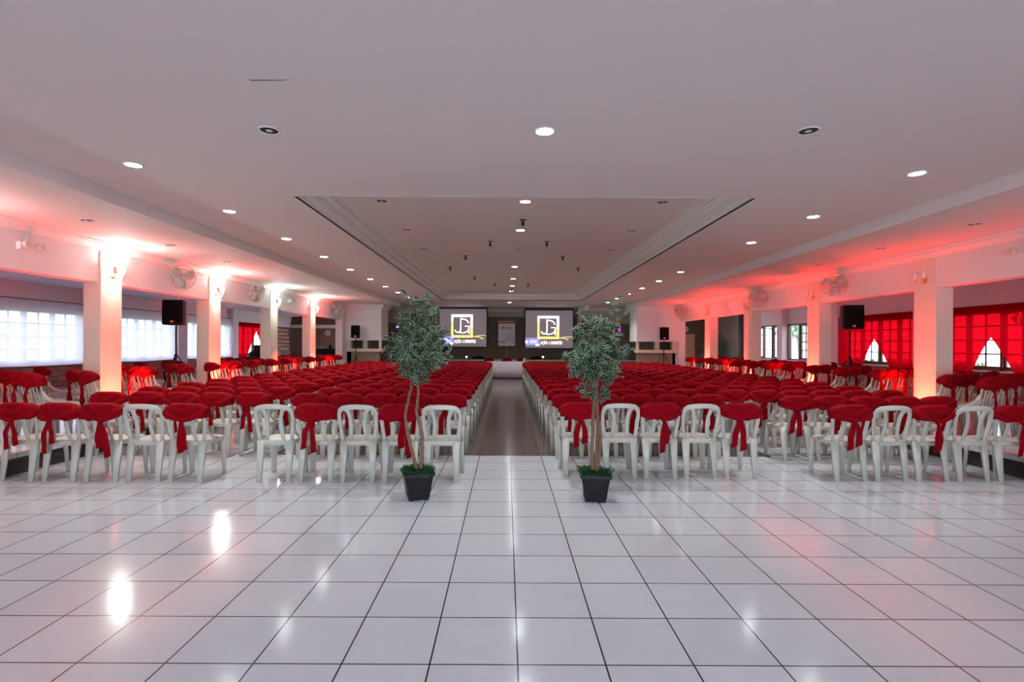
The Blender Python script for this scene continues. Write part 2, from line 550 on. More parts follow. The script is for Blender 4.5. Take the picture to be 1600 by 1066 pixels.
# annex end walls
m = MB(); m.box(OL, -6.6, 30, 30.2, 0, 3.5)
struct('wall_end_left', m, M['brick_end'])
m = MB(); m.box(OL, -11.0, 29.9, 30.0, ZP, 2.75); 
struct('trim_5', m, M['wood'])
m = MB(); m.box(OL, -6.6, 29.85, 30.0, 2.42, 2.62)
struct('trim_6', m, M['beige'])
m = MB(); m.box(7.0, 11.05, 30, 30.2, 0, 2.2)
struct('wall_end_right', m, M['orange_brick'])
m = MB(); m.box(7.0, OR, 30, 30.2, 2.2, 3.5); m.box(11.05, OR, 30, 30.2, 0, 2.2)
struct('wall_end_right_upper', m, M['wood'])
# brick lattice in the far left wall
m = MB()
for k in range(10): m.box(OL, OL - .12, 28.1 + k * .2, 28.1 + k * .2 + .06, .88, 2.45)
for k in range(8): m.box(OL, OL - .12, 28.1, 29.95, .88 + k * .21, .88 + k * .21 + .08)
struct('wall_lattice', m, M['brick_side'])

# wall behind the camera: piers and a wide glazed front
m = MB()
m.box(-12.8, -5.5, YB - .2, YB, -.1, 3.5); m.box(5.5, 12.0, YB - .2, YB, -.1, 3.5); m.box(-5.5, 5.5, YB - .2, YB, 2.8, 3.5)
struct('wall_rear', m, M['wall'])
# side closing walls beside the hall behind the camera are the outer walls

# ------------------------------------------------------------------ far end of the hall
m = MB(); m.box(-3.0, 3.4, 25.3, 25.5, 0, 2.88); struct('wall_stage', m, M['olive'])
m = MB(); m.box(-3.0, 3.4, 25.3, 25.5, 2.88, 3.4); struct('wall_stage_upper', m, M['beige'])
m = MB()
m.box(-7.2, -3.0, 24.3, 25.5, 0, 2.52); m.box(3.4, 7.6, 24.3, 25.5, 0, 2.52)
struct('wall_wings', m, M['olive'])
m = MB()
m.box(-7.2, -3.0, 24.3, 25.5, 2.52, 3.4); m.box(3.4, 7.6, 24.3, 25.5, 2.52, 3.4)
struct('wall_wings_upper', m, M['beige'])
m = MB(); m.box(-5.9, -5.7, 21.4, 24.3, 0, 3.3); m.box(6.2, 6.4, 21.4, 24.3, 0, 3.3)
m.box(XL - .3, -5.7, 22.0, 22.1, 0, 3.3); m.box(6.2, XR + .3, 22.0, 22.1, 0, 3.3)
struct('wall_back_side', m, M['olive'])
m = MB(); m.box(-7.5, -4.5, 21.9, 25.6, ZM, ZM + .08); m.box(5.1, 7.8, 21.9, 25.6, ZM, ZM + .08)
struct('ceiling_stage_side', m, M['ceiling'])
# front moulding over the stage
m = MB()
pf = [(25.3, 3.14), (25.26, 3.15), (25.26, 3.19), (25.2, 3.21), (25.12, 3.25), (25.12, 3.27), (25.3, 3.27)]
m.rings([[(-3.0, y, z) for y, z in pf], [(3.4, y, z) for y, z in pf]], 0, True, False)
pf = [(y - 1.0, z) for y, z in pf]
m.rings([[(-5.7, y, z) for y, z in pf], [(-3.0, y, z) for y, z in pf]], 0, True, False)
m.rings([[(3.4, y, z) for y, z in pf], [(6.2, y, z) for y, z in pf]], 0, True, False)
struct('trim_7', m, M['mould'])
# stage platform
m = MB(); m.box(-3.0, 3.4, 24.35, 25.3, 0, .76); m.box(-3.0, 3.4, 24.30, 25.3, .76, .80)
m.box(-5.7, -3.0, 24.15, 24.3, 0, .76); m.box(3.4, 6.2, 24.15, 24.3, 0, .76)
struct('floor_stage', m, M['stage'])
m = MB(); m.box(-5.7, 6.2, 24.12, 24.16, .74, .80)
struct('trim_8', m, M['ledge'])

# white balcony boxes each side
for side, a, b, yb in (('left', -6.55, -5.08, 20.8), ('right', 5.3, 7.0, 20.8)):
    m = MB()
    m.box(a, b, yb, yb + 1.2, 1.66, 3.2)
    pf = [(0, 2.93), (-.02, 2.94), (-.02, 2.97), (-.06, 3.02), (-.12, 3.06), (-.14, 3.09), (-.14, 3.12), (0, 3.12)]
    inner = b if side == 'left' else a
    sg = 1 if side == 'left' else -1
    rs = []
    for pts in ([(a if side == 'left' else b, yb)], ):
        pass
    far_x = a if side == 'left' else b
    ring0 = [(far_x, yb + d, z) for d, z in pf]
    ring1 = [(inner - sg * d, yb + d, z) for d, z in pf]
    ring2 = [(inner - sg * d, yb + 1.2, z) for d, z in pf]
    m.rings([ring0, ring1, ring2], 0, True, False)
    m.box(a, b, yb + .0, yb - .02, 1.66, 1.70)
    struct('wall_box_' + side, m, M['wall'])
    m = MB(); m.box(a + .05, b - .1, yb + .1, yb + .3, 0, 1.2)
    struct('wall_stone_' + side, m, M['stone'])
    m = MB(); m.box(a, b + (.02 if side == 'left' else 0), yb, yb + .4, 1.2, 1.32)
    m.box(inner - sg * .12, inner - sg * .02, yb + .1, yb + .2, 1.32, 1.66)
    m.box((a + b) / 2 - .05, (a + b) / 2 + .12, yb + .15, yb + .35, 1.32, 1.66)
    m.box(far_x, far_x + sg * .22, yb + .1, yb + .35, 0, 1.66)
    struct('trim_balcony_' + side, m, M['ledge'])

# ceiling crack
m = MB(); m.add([(-1.74, 3.43, ZM - .001), (-1.72, 3.445, ZM - .001), (-1.52, 3.44, ZM - .001), (-1.42, 3.425, ZM - .001), (-1.52, 3.43, ZM - .001)], [(0, 1, 2, 3, 4)])
struct('ceiling_crack', m, M['crack'])

# =================================================================== WINDOWS, BLINDS, CURTAINS
def window(n, x, sg, a, b, material, rows=4, open_sashes=()):
    """casement window in an outer wall: frame, sashes with muntins, panes"""
    z0, z1 = WIN_Z0, WIN_Z1
    r = bpy.data.objects.new('window_%d' % n, None); COL.objects.link(r)
    r['kind'] = 'structure'
    r.location = (x, (a + b) / 2, z0)
    ox, oy, oz = x, (a + b) / 2, z0
    m = MB(); f = .06
    m.box(x + sg * .02, x + sg * .14, a, b, z0, z0 + f); m.box(x + sg * .02, x + sg * .14, a, b, z1 - f, z1)
    m.box(x + sg * .02, x + sg * .14, a, a + f, z0, z1); m.box(x + sg * .02, x + sg * .14, b - f, b, z0, z1)
    ns = max(1, round((b - a) / .85)); w = (b - a - 2 * f) / ns
    for i in range(1, ns):
        c = a + f + i * w
        m.box(x + sg * .02, x + sg * .14, c - .03, c + .03, z0, z1)
    m.v = [(p[0] - ox, p[1] - oy, p[2] - oz) for p in m.v]
    m.build('window_frame', material, r)
    for i in range(ns):
        c0 = a + f + i * w + .03; c1 = a + f + (i + 1) * w - .03
        m = MB(); g = MB(); t = .045; sw = c1 - c0; H = z1 - z0 - 2 * f
        zz = z0 + f
        m.box(-.02, .02, 0, t, 0, H); m.box(-.02, .02, sw - t, sw, 0, H); m.box(-.02, .02, 0, sw, 0, t); m.box(-.02, .02, 0, sw, H - t, H)
        m.box(-.012, .012, sw / 2 - .016, sw / 2 + .016, 0, H)
        for k in range(1, rows): m.box(-.012, .012, 0, sw, H * k / rows - .018, H * k / rows + .018)
        g.box(-.002, .002, t, sw - t, t, H - t)
        s_ = m.build('sash', material, r)
        s_.location = (sg * .08, c0 - oy, f)
        if i in open_sashes:
            s_.rotation_euler = (0, 0, -sg * R(100))
            s_.location = (sg * .14, c0 - oy, f)
        g.build('pane', M['glass'], s_)
    return r
n = 0
for (a, b, k) in WIN_L:
    n += 1; window(n, OL, -1, a, b, M['wframe'] if k == 'blind' else M['wood'])
for (a, b, k) in WIN_R:
    n += 1; window(n, OR, 1, a, b, M['wood'], open_sashes=(1, 3) if k == 'open' else ())

def cloth_panel(ys, z0f, z1, x, wave, nz=16):
    """hanging cloth: ys(u, z) gives the y of column u at height z"""
    pass

def blind(i, a, b, label):
    m = MB(); ny = 60; nz = 14; vs = []; fs = []
    rnd = random.Random(i)
    z0, z1 = .90, 2.62
    for j in range(nz + 1):
        t = j / nz
        for k in range(ny + 1):
            u = k / ny
            y = a + (b - a) * u
            zt = z1 - .025 * abs(math.sin(u * PI * 6)) 
            z = z0 + (zt - z0) * t + (.02 * math.sin(u * 5 + i)) * (1 - t)
            x = OL + .14 + .003 * math.sin(u * 40 + i) * (1 - .4 * t) + .015 * math.sin(u * 7 + i * 2) * (1 - t)
            if u > .97: y -= .08 * math.sin(t * PI)
            vs.append((x, y, z))
    for j in range(nz):
        for k in range(ny):
            q = j * (ny + 1) + k
            fs.append((q, q + 1, q + ny + 2, q + ny + 1))
    m.add(vs, fs, 0, True)
    r = thing('window_blind', label, 'blind', (OL + .14, (a + b) / 2, z1), 0, 'white cloth blinds')
    m.v = [(p[0] - OL - .14, p[1] - (a + b) / 2, p[2] - z1) for p in m.v]
    m.build('blind_cloth', M['blind'], r)
    c = MB(); c.tube([(0, a - .05 - (a + b) / 2, .02), (0, b + .05 - (a + b) / 2, .02)], .012)
    c.build('curtain_rod', M['wood'], r)
blind(1, 10.0, 15.25, 'wide white cloth blind over the long window nearest the camera')
blind(2, 15.7, 19.4, 'white cloth blind with wavy hem between first and second cream pillars')
blind(3, 19.88, 23.25, 'white cloth blind seen beyond the speaker beside the red curtain')

def curtain(x, sg, a, b, apex, half, label, z0=.84, z1=2.50, za=1.72):
    yc = apex
    r = thing('red_curtain', label, 'curtain', (x, yc, z1), 0, 'red window curtains')
    for s_ in (-1, 1):
        edge = a if s_ < 0 else b
        vs = []; fs = []; ny = 44; nz = 30
        for j in range(nz + 1):
            z = z0 + (z1 - z0) * j / nz
            if z >= za: inner = yc
            else:
                q = (za - z) / (za - z0)
                inner = yc + s_ * (half * (q ** .85))
            gather = 1 if z < za else 0
            for k in range(ny + 1):
                u = k / ny
                y = edge + (inner - edge) * u
                q = max(0, (za - z) / (za - z0))
                amp = .004 + .035 * q * (u ** 2)
                xx = x - sg * (amp * math.sin(u * 34 + 2 * q) + .012 * math.sin(u * 11 + 1))
                if abs(u - .38) < .03: xx -= sg * .03
                zz = z
                if j == 0: zz = z0 + .015 * math.sin(u * 20)
                vs.append((xx - x, y - yc, zz - z1))
        for j in range(nz):
            for k in range(ny):
                q = j * (ny + 1) + k
                fs.append((q, q + 1, q + ny + 2, q + ny + 1))
        m = MB(); m.add(vs, fs, 0, True)
        m.build('curtain_panel', M['curtain'], r)
    m = MB(); m.tube([(0, a - yc - .05, .0), (0, b - yc + .05, .0)], .014)
    m.box(-.01, .01, a - yc, b - yc, -.14, .012)
    m.build('curtain_header', M['curtain'], r)
curtain(OR - .16, 1, 10.2, 14.25, 12.3, .56, 'red curtain parted low at the window nearest the camera')
curtain(OR - .16, 1, 14.5, 17.95, 16.2, .62, 'red curtain parted low behind the tripod loudspeaker')
curtain(OL + .16, -1, 23.65, 27.6, 25.5, .9, 'red curtain parted beyond the white blinds', za=2.08)

# garden outside
m = MB(); m.box(-60, 60, -30, 80, -.6, -.4)
struct('ground_garden', m, M['lawn'])
m = MB(); m.box(-14, 14, -22, YB - .2, -.4, -.12)
struct('ground_terrace', m, M['terrace'])  # unseen pale ground, added to bounce daylight up onto the ceiling
def leaf_cloud(m, c, r, n, size, rnd, squash=1.0):
    for _ in range(n):
        while True:
            p = Vector((rnd.uniform(-1, 1), rnd.uniform(-1, 1), rnd.uniform(-1, 1)))
            if p.length < 1: break
        p = Vector((p.x * r, p.y * r, p.z * r * squash)) + Vector(c)
        e = Euler((rnd.uniform(0, 6.3), rnd.uniform(0, 6.3), rnd.uniform(0, 6.3))).to_matrix()
        s = size * rnd.uniform(.6, 1.3)
        q = [e @ Vector(v) * s + p for v in ((-1, 0, 0), (0, -.45, .08), (1, 0, 0), (0, .45, .08))]
        m.add(q, [(0, 1, 2, 3)])
rnd = random.Random(3)
gt = [(15.5, 27.0, 'pale-trunked garden tree outside the open window'), (19.0, 17.0, 'leafy garden tree beyond the parted red curtain'), (20.0, 34.0, 'distant leafy garden tree seen past the casements')]
for (x, y, lb) in gt:
    r = thing('garden_tree', lb, 'tree', (x, y, -.4))
    m = MB(); m.tube([(0, 0, 0), (.1, .05, 1.2), (.0, .1, 2.4), (.15, 0, 3.6)], [.22, .17, .14, .08], n=10)
    m.tube([(.05, .05, 1.3), (.3, .5, 2.2), (.4, .9, 3.2)], [.12, .09, .05], n=8)
    m.tube([(.05, .05, 1.6), (-.2, -.5, 2.5), (-.3, -.8, 3.3)], [.11, .08, .05], n=8)
    m.build('trunk', M['trunk'], r)
    m = MB(); leaf_cloud(m, (0, 0, 3.6), 1.9, 1500, .12, rnd, .7)
    m.build('crown', M['bush'], r)
bl = ['first', 'second', 'third', 'fourth']
for i, (x, y) in enumerate(((14.6, 12.6), (14.8, 16.4), (14.5, 21.0), (15.0, 24.6))):
    m = MB(); leaf_cloud(m, (0, 0, .7), 1.1, 1100, .09, rnd, .65)
    m.tube([(0, 0, 0), (0, 0, .8)], .05)
    o = m.build('garden_bush', M['bush'], None, (x, y, -.4))
    tag(o, 'green garden bush outside the %s window along the red-curtain wall' % bl[i], 'bush', 'bushes outside the windows')

# =================================================================== CEILING LIGHTS
def downlight_meshes():
    ring = MB(); ring.lathe([(.070, 0), (.088, 0), (.090, -.005), (.076, -.010), (.070, -.004)], caps=False)
    face = MB(); face.lathe([(.001, -.006), (.074, -.006)], caps=False)
    dark = MB(); dark.lathe([(.001, -.003), (.074, -.003)], caps=False)
    for mb in (face, dark): pass
    bu = MB(); bu.lathe([(.02, -.002), (.028, -.006), (.02, -.012), (.004, -.014)])
    return (ring.mesh('lamp_ring', M['lampw']), face.mesh('lamp_lens', M['lit']), dark.mesh('lamp_recess', M['hole']), bu.mesh('lamp_bulb', M['fanw']))
ME_RING, ME_FACE, ME_DARK, ME_BULB = downlight_meshes()
SPOT = bpy.data.lights.new('downlight_beam', 'SPOT')
SPOT.energy = 60; SPOT.color = (0.88, 0.98, 1.0); SPOT.spot_size = R(125); SPOT.spot_blend = .8; SPOT.shadow_soft_size = .05
def part(name, me, parent):
    o = bpy.data.objects.new(name, me); COL.objects.link(o); o.parent = parent; return o
def downlight(x, y, z, lit, label, group):
    r = thing('ceiling_downlight', label, 'ceiling light', (x, y, z), 0, group)
    part('lamp_ring', ME_RING, r)
    if lit:
        part('lamp_lens', ME_FACE, r)
        l = bpy.data.objects.new('downlight_beam', SPOT); COL.objects.link(l); l.parent = r; l.location = (0, 0, -.03)
    else:
        part('lamp_recess', ME_DARK, r); part('lamp_bulb', ME_BULB, r)
LITG = {True: 'lit recessed downlights', False: 'unlit recessed downlights'}
for i in range(10):
    y = 5.07 + 1.765 * i
    if y < 20: downlight(-3.70, y, ZM, True, 'glowing round downlight, %s from the camera beside the cove on the blind side' % ORD[i + 1], LITG[True])
    y += .15
    if y < 22: downlight(4.18, y, ZM, i not in (3,), ('dark' if i == 3 else 'glowing') + ' round downlight, %s from the camera beside the cove on the curtain side' % ORD[i + 1], LITG[i != 3])
cl = [(.31, 4.23, ZM, 1), (.26, 7.2, ZT, 1), (.24, 9.0, ZT, 1), (.22, 10.8, ZT, 0), (.21, 13.2, ZT, 1), (.20, 15.6, ZT, 1), (.2, 17.5, ZT, 1), (.18, 19.2, ZT, 1), (.13, 21.3, ZM, 1)]
for i, (x, y, z, l) in enumerate(cl):
    downlight(x, y, z, bool(l), ('glowing' if l else 'dark') + ' round downlight, %s from the camera along the ceiling centre line' % ORD[i + 1], LITG[bool(l)])
downlight(-1.97, 4.24, ZM, False, 'unlit round downlight before the tray, on the blind side', LITG[False])
downlight(2.47, 4.20, ZM, False, 'unlit round downlight before the tray, on the curtain side', LITG[False])
for i in range(7):
    y = 7.2 + 1.8 * i
    downlight(-1.76, y, ZT, False, 'unlit downlight in the tray ceiling, blind side, %s from the camera' % ORD[i + 1], LITG[False])
    downlight(2.19, y, ZT, False, 'unlit downlight in the tray ceiling, curtain side, %s from the camera' % ORD[i + 1], LITG[False])
for i in range(8):
    y = 6.7 + 1.68 * i
    downlight(-5.5, y, ZS, False, 'unlit downlight in the low side ceiling above the blinds, %s from the camera' % ORD[i + 1], LITG[False])
    downlight(6.12, y, ZS, False, 'unlit downlight in the low side ceiling above the curtains, %s from the camera' % ORD[i + 1], LITG[False])
# small black pendants in the tray
hk = [(815, 343), (765, 377), (853, 377), (727, 400), (880, 402), (701, 417), (904, 419), (741, 432), (773, 443), (825, 444), (799, 452)]
m = MB(); m.box(-.05, .05, -.012, .012, -.012, 0); m.tube([(0, 0, -.01), (0, 0, -.04)], .01); m.tube([(0, 0, -.04), (0, 0, -.10)], .022)
me_hook = m.mesh('ceiling_hook', M['black'])
ypos = [(.26, 8.24, 'centre'), (-.32, 9.97, 'blind'), (.78, 9.97, 'curtain'), (-.93, 11.6, 'blind'), (1.27, 11.6, 'curtain'), (-1.46, 13.25, 'blind'), (1.86, 13.3, 'curtain'), (-.94, 15.1, 'blind'), (-.38, 16.8, 'blind'), (.71, 16.9, 'curtain'), (.19, 18.6, 'centre')]
for i, (x, y, s_) in enumerate(ypos):
    o = bpy.data.objects.new('ceiling_fitting', me_hook); COL.objects.link(o); o.location = (x, y, ZT)
    tag(o, 'small black fitting hanging in the tray ceiling, %s from camera, toward the %s' % (ORD[i + 1], {'centre': 'middle', 'blind': 'blinds', 'curtain': 'curtains'}[s_]), 'ceiling fitting', 'black fittings under the tray ceiling')

# =================================================================== PILLAR SCONCES AND UPLIGHTERS
def sconce(x, y, z, sg, lit, label):
    """two-armed wall lamp; sg = direction it projects into the hall"""
    r = thing('wall_sconce', label, 'wall lamp', (x, y, z), 0, 'lit wall sconces' if lit else 'unlit wall sconces')
    m = MB(); m.lathe([(.04, 0), (.045, .01 * sg), (.03, .02 * sg), (.01, .03 * sg)], axis='X', n=14)
    m.build('wall_plate', M['brass'], r)
    for s_ in (-1, 1):
        m = MB()
        m.tube([(.02 * sg, 0, 0), (.06 * sg, s_ * .03, -.04), (.10 * sg, s_ * .07, -.04), (.11 * sg, s_ * .085, 0), (.11 * sg, s_ * .085, .03)], .008)
        a = m.build('sconce_arm', M['brass'], r)
        m = MB(); m.lathe([(.012, .03), (.030, .045), (.036, .08), (.034, .12), (.042, .15), (.038, .15), (.03, .12), (.031, .08), (.02, .05)], c=(.11 * sg, s_ * .085, 0), n=12)
        m.build('lamp_shade', M['frost'], a)
        m = MB(); m.lathe([(.008, .05), (.018, .08), (.018, .11), (.005, .13)], c=(.11 * sg, s_ * .085, 0), n=10)
        m.build('bulb', M['bulb'] if lit else M['frost'], a)
    if lit:
        l = lamp('sconce_glow', 'POINT', (0, 0, 0), 20, (0.92, 1.0, 0.93), shadow_soft_size=.05)
        l.parent = r; l.location = (.15 * sg, 0, .12)
nm = ['first', 'second', 'third', 'fourth', 'fifth']
def uplight(x, y, sg, label, e):
    r = thing('floor_uplight', label, 'spotlight', (x, y, ZP), 0, 'uplighters at the pillar feet')
    m = MB(); m.lathe([(.075, .10), (.085, .105), (.085, .20), (.07, .21)], n=18); m.build('lamp_housing', M['black'], r)
    m = MB(); m.lathe([(.068, .212), (.001, .214)], n=18, caps=False); m.build('lamp_lens', M['amber'], r)
    m = MB(); m.sweep([(0, -.1, .15), (0, -.1, .02), (0, 0, .0075), (0, .1, .02), (0, .1, .15)], .03, .006, [(0, 1, 0), (0, .7, .7), (0, 0, 1), (0, -.7, .7), (0, 1, 0)]); m.build('lamp_yoke', M['black'], r)
    l = lamp('uplight_beam', 'SPOT', (0, 0, 0), e, (1.0, 0.030, 0.018), spot_size=R(160), spot_blend=1.0, shadow_soft_size=.05)
    l.parent = r; l.location = (0, 0, .23)
    l.rotation_euler = (R(180), R(42) * (-sg), 0)
for i, y in enumerate(PIL_L[1:]):
    lb = 'glowing two-armed brass sconce on the %s cream pillar, blind side' % nm[i]
    if i < 4: sconce(XL, y + PIL_D * .55, 2.60, 1, True, lb)
    if i < 4: uplight(XL + .40, y + PIL_D * .5, 1, 'small black uplighter at foot of the %s pillar, blind side' % nm[i], (160, 270, 330, 330)[i])
sconce(XL, PIL_L[0] + PIL_D * .55, 2.60, 1, True, 'glowing brass sconce on the pillar beside the camera, blind side')
uplight(XL + .40, PIL_L[0] + PIL_D * .5, 1, 'black uplighter at foot of the pillar beside the camera, blind side', 110)
uplight(XR - .40, PIL_R[0] + PIL_D * .5, -1, 'black uplighter at foot of the pillar beside the camera, curtain side', 50)
for i, y in enumerate(PIL_R[1:5]):
    sconce(XR, y + PIL_D * .45, 2.60, -1, False, 'unlit two-armed sconce on the %s cream pillar, curtain side' % nm[i])
    uplight(XR - .40, y + PIL_D * .5, -1, 'small black uplighter at foot of the %s pillar, curtain side' % nm[i], (150, 290, 400, 430)[i])

# =================================================================== WALL FANS, EMERGENCY LIGHTS
def fan(x, y, z, sg, yaw, label):
    r = thing('wall_fan', label, 'fan', (x, y, z), 0, 'wall fans on the beams')
    m = MB(); m.lathe([(.055, 0), (.06, .015 * sg), (.05, .03 * sg)], axis='X'); m.tube([(.02 * sg, 0, 0), (.12 * sg, 0, 0), (.16 * sg, 0, .05)], .018)
    m.build('wall_bracket', M['fan'], r)
    h = bpy.data.objects.new('fan_head', None); COL.objects.link(h); h.parent = r; h.location = (.17 * sg, 0, .08)
    h.rotation_euler = (0, R(12) * sg, yaw)
    m = MB(); m.lathe([(.04, -.09), (.065, -.07), (.07, 0), (.05, .03), (.02, .06)], axis='X', n=16)
    if sg < 0: m.xform(Matrix.Rotation(PI, 4, 'Z'))
    m.build('motor', M['fan'], h)
    g = MB()
    for rr, xx in ((.235, .05), (.235, .08), (.16, .105), (.08, .115), (.16, .015)):
        g.tube([(xx * sg, rr * math.cos(a), rr * math.sin(a)) for a in [2 * PI * k / 28 for k in range(28)]], .0035 if rr < .2 else .006, n=5, closed=True)
    for k in range(26):
        a = 2 * PI * k / 26; c, s_ = math.cos(a), math.sin(a)
        g.tube([(.12 * sg, .03 * c, .03 * s_), (.105 * sg, .16 * c, .16 * s_), (.065 * sg, .237 * c, .237 * s_), (.015 * sg, .16 * c, .16 * s_), (0, .06 * c, .06 * s_)], .0022, n=4)
    g.lathe([(.001, .128 * sg), (.035, .122 * sg), (.038, .112 * sg)], axis='X', n=14, caps=False)
    g.build('guard', M['fanw'], h)
    b = MB()
    for k in range(3):
        a = 2 * PI * k / 3 + .4; rs = []
        for q in range(6):
            rr = .03 + .18 * q / 5; w = .03 + .06 * math.sin(q / 5 * 2.4)
            rs.append([(sg * (.055 + tw * .25), rr * math.cos(a) - tw * math.sin(a), rr * math.sin(a) + tw * math.cos(a)) for tw in (-w, 0, w)] + [(sg * (.059 + tw * .25), rr * math.cos(a) - tw * math.sin(a), rr * math.sin(a) + tw * math.cos(a)) for tw in (w, 0, -w)])
        b.rings(rs)
    b.build('fan_blades', M['fanw'], h)
fan(XL - .025, 10.0, 2.72, 1, R(-35), 'cream wall fan on the beam between first and second pillars, blind side')
fan(XL - .025, 12.95, 2.72, 1, R(-15), 'cream wall fan on the beam between second and third pillars, blind side')
fan(XL - .025, 19.2, 2.75, 1, R(-50), 'cream wall fan by the white balcony, blind side')
fan(XR + .025, 10.7, 2.72, -1, R(50), 'wall fan on the beam above the loudspeaker, curtain side')
fan(XR + .025, 13.9, 2.72, -1, R(55), 'wall fan on the beam between second and third pillars, curtain side')
fan(XR + .025, 20.1, 2.76, -1, R(30), 'wall fan beside the white balcony, curtain side')
def emerg(x, y, z, sg, label):
    r = thing('emergency_light', label, 'emergency light', (x, y, z), 0, 'emergency lights on the beams')
    m = MB(); m.box(0, sg * .06, -.14, .14, -.05, .05); m.build('housing', M['lampw'], r)
    for s_ in (-1, 1):
        m = MB(); m.lathe([(.02, .0), (.045, .03 * sg), (.045, .07 * sg), (.04, .075 * sg)], c=(.06 * sg, s_ * .11, .02), axis='X', n=12)
        m.build('lamp_head', M['fan'], r)
    m = MB(); m.tube([(.01 * sg, 0, .05), (.01 * sg, 0, .16)], .006); m.build('cable', M['lampw'], r)
emerg(XL - .025, 6.95, 2.80, 1, 'white twin-head emergency light on the nearest beam, blind side')
emerg(XL - .025, 15.4, 2.78, 1, 'white twin-head emergency light between third and fourth pillars, blind side')
emerg(XR + .025, 6.9, 2.80, -1, 'twin-head emergency light on the nearest beam, curtain side')
emerg(XR + .025, 16.1, 2.78, -1, 'twin-head emergency light between third and fourth pillars, curtain side')

# =================================================================== LOUDSPEAKERS
def speaker(x, y, z0, w, h, floor, rz, where, badge='orange'):
    sp = thing('loudspeaker', 'black loudspeaker with %s badge %s' % (badge, where), 'loudspeaker', (x, y, z0), rz, 'loudspeakers on tripods')
    m = MB(); d = w * .85; hw = w / 2
    prof = [(-hw, -d / 2), (hw, -d / 2), (hw * .99, -d / 4), (hw * .62, d / 2), (-hw * .62, d / 2), (-hw * .99, -d / 4)]
    rs = []
    for z, s_ in ((0, .90), (.02, .98), (h * .5, 1), (h - .03, .98), (h, .92)):
        rs.append([(px * s_, py * s_ + (.0 if z else .01), z) for px, py in prof])
    m.rings(rs, 0, True, False)
    m.build('speaker_cabinet', M['black'], sp)
    m = MB(); vs = []; fs = []
    nx = 8
    for j in range(2):
        for i in range(nx + 1):
            u = i / nx * 2 - 1
            vs.append((u * hw * .92, -d / 2 - .004 - .02 * (1 - u * u), .035 + (h - .07) * j))
    for i in range(nx): fs.append((i, i + 1, nx + 2 + i, nx + 1 + i))
    m.add(vs, fs, 0, True); 
    b0 = len(vs)
    m.add([(u * hw * .92, -d / 2 + .004, z) for z in (.035, h - .035) for u in (-1, 1)], [(0, 1, 3, 2)])
    g = m.build('speaker_grille', M['grille'], sp)
    m = MB(); m.box(-.03, .03, -d / 2 - .03, -d / 2 - .022, .05, .09)
    m.build('badge', M['orange'] if badge == 'orange' else M['paper'], sp)
    st = thing('tripod_stand', 'black tripod stand carrying the loudspeaker ' + where, 'stand', (x, y, floor), rz, 'tripod stands')
    H = z0 - floor
    hub = min(.98, H * .62)
    m = MB(); m.tube([(0, 0, .12), (0, 0, H - .008)], .0175); m.build('pole', M['black'], st)
    m = MB(); m.lathe([(.03, hub - .04), (.035, hub), (.03, hub + .04)], n=12); m.lathe([(.028, .30), (.028, .36)], n=12); m.build('collar', M['black'], st)
    for k in range(3):
        a = 2 * PI * k / 3 + .5
        m = MB(); c, s_ = math.cos(a), math.sin(a)
        m.tube([(.03 * c, .03 * s_, hub), (.55 * c, .55 * s_, .015)], .011)
        m.tube([(.03 * c, .03 * s_, .33), (.31 * c, .31 * s_, .46)], .007)
        m.build('leg', M['black'], st)
speaker(-6.90, 10.7, 1.88, .40, .52, ZP, R(10), 'before the second pillar on the blind side')
speaker(7.38, 11.0, 1.86, .41, .52, ZP, R(-10), 'before the second pillar on the curtain side')
speaker(-5.92, 20.15, 1.74, .34, .50, 0, R(8), 'before the white balcony, blind side', 'white')
speaker(6.20, 20.15, 1.72, .35, .50, ZP, R(-8), 'before the white balcony, curtain side', 'white')

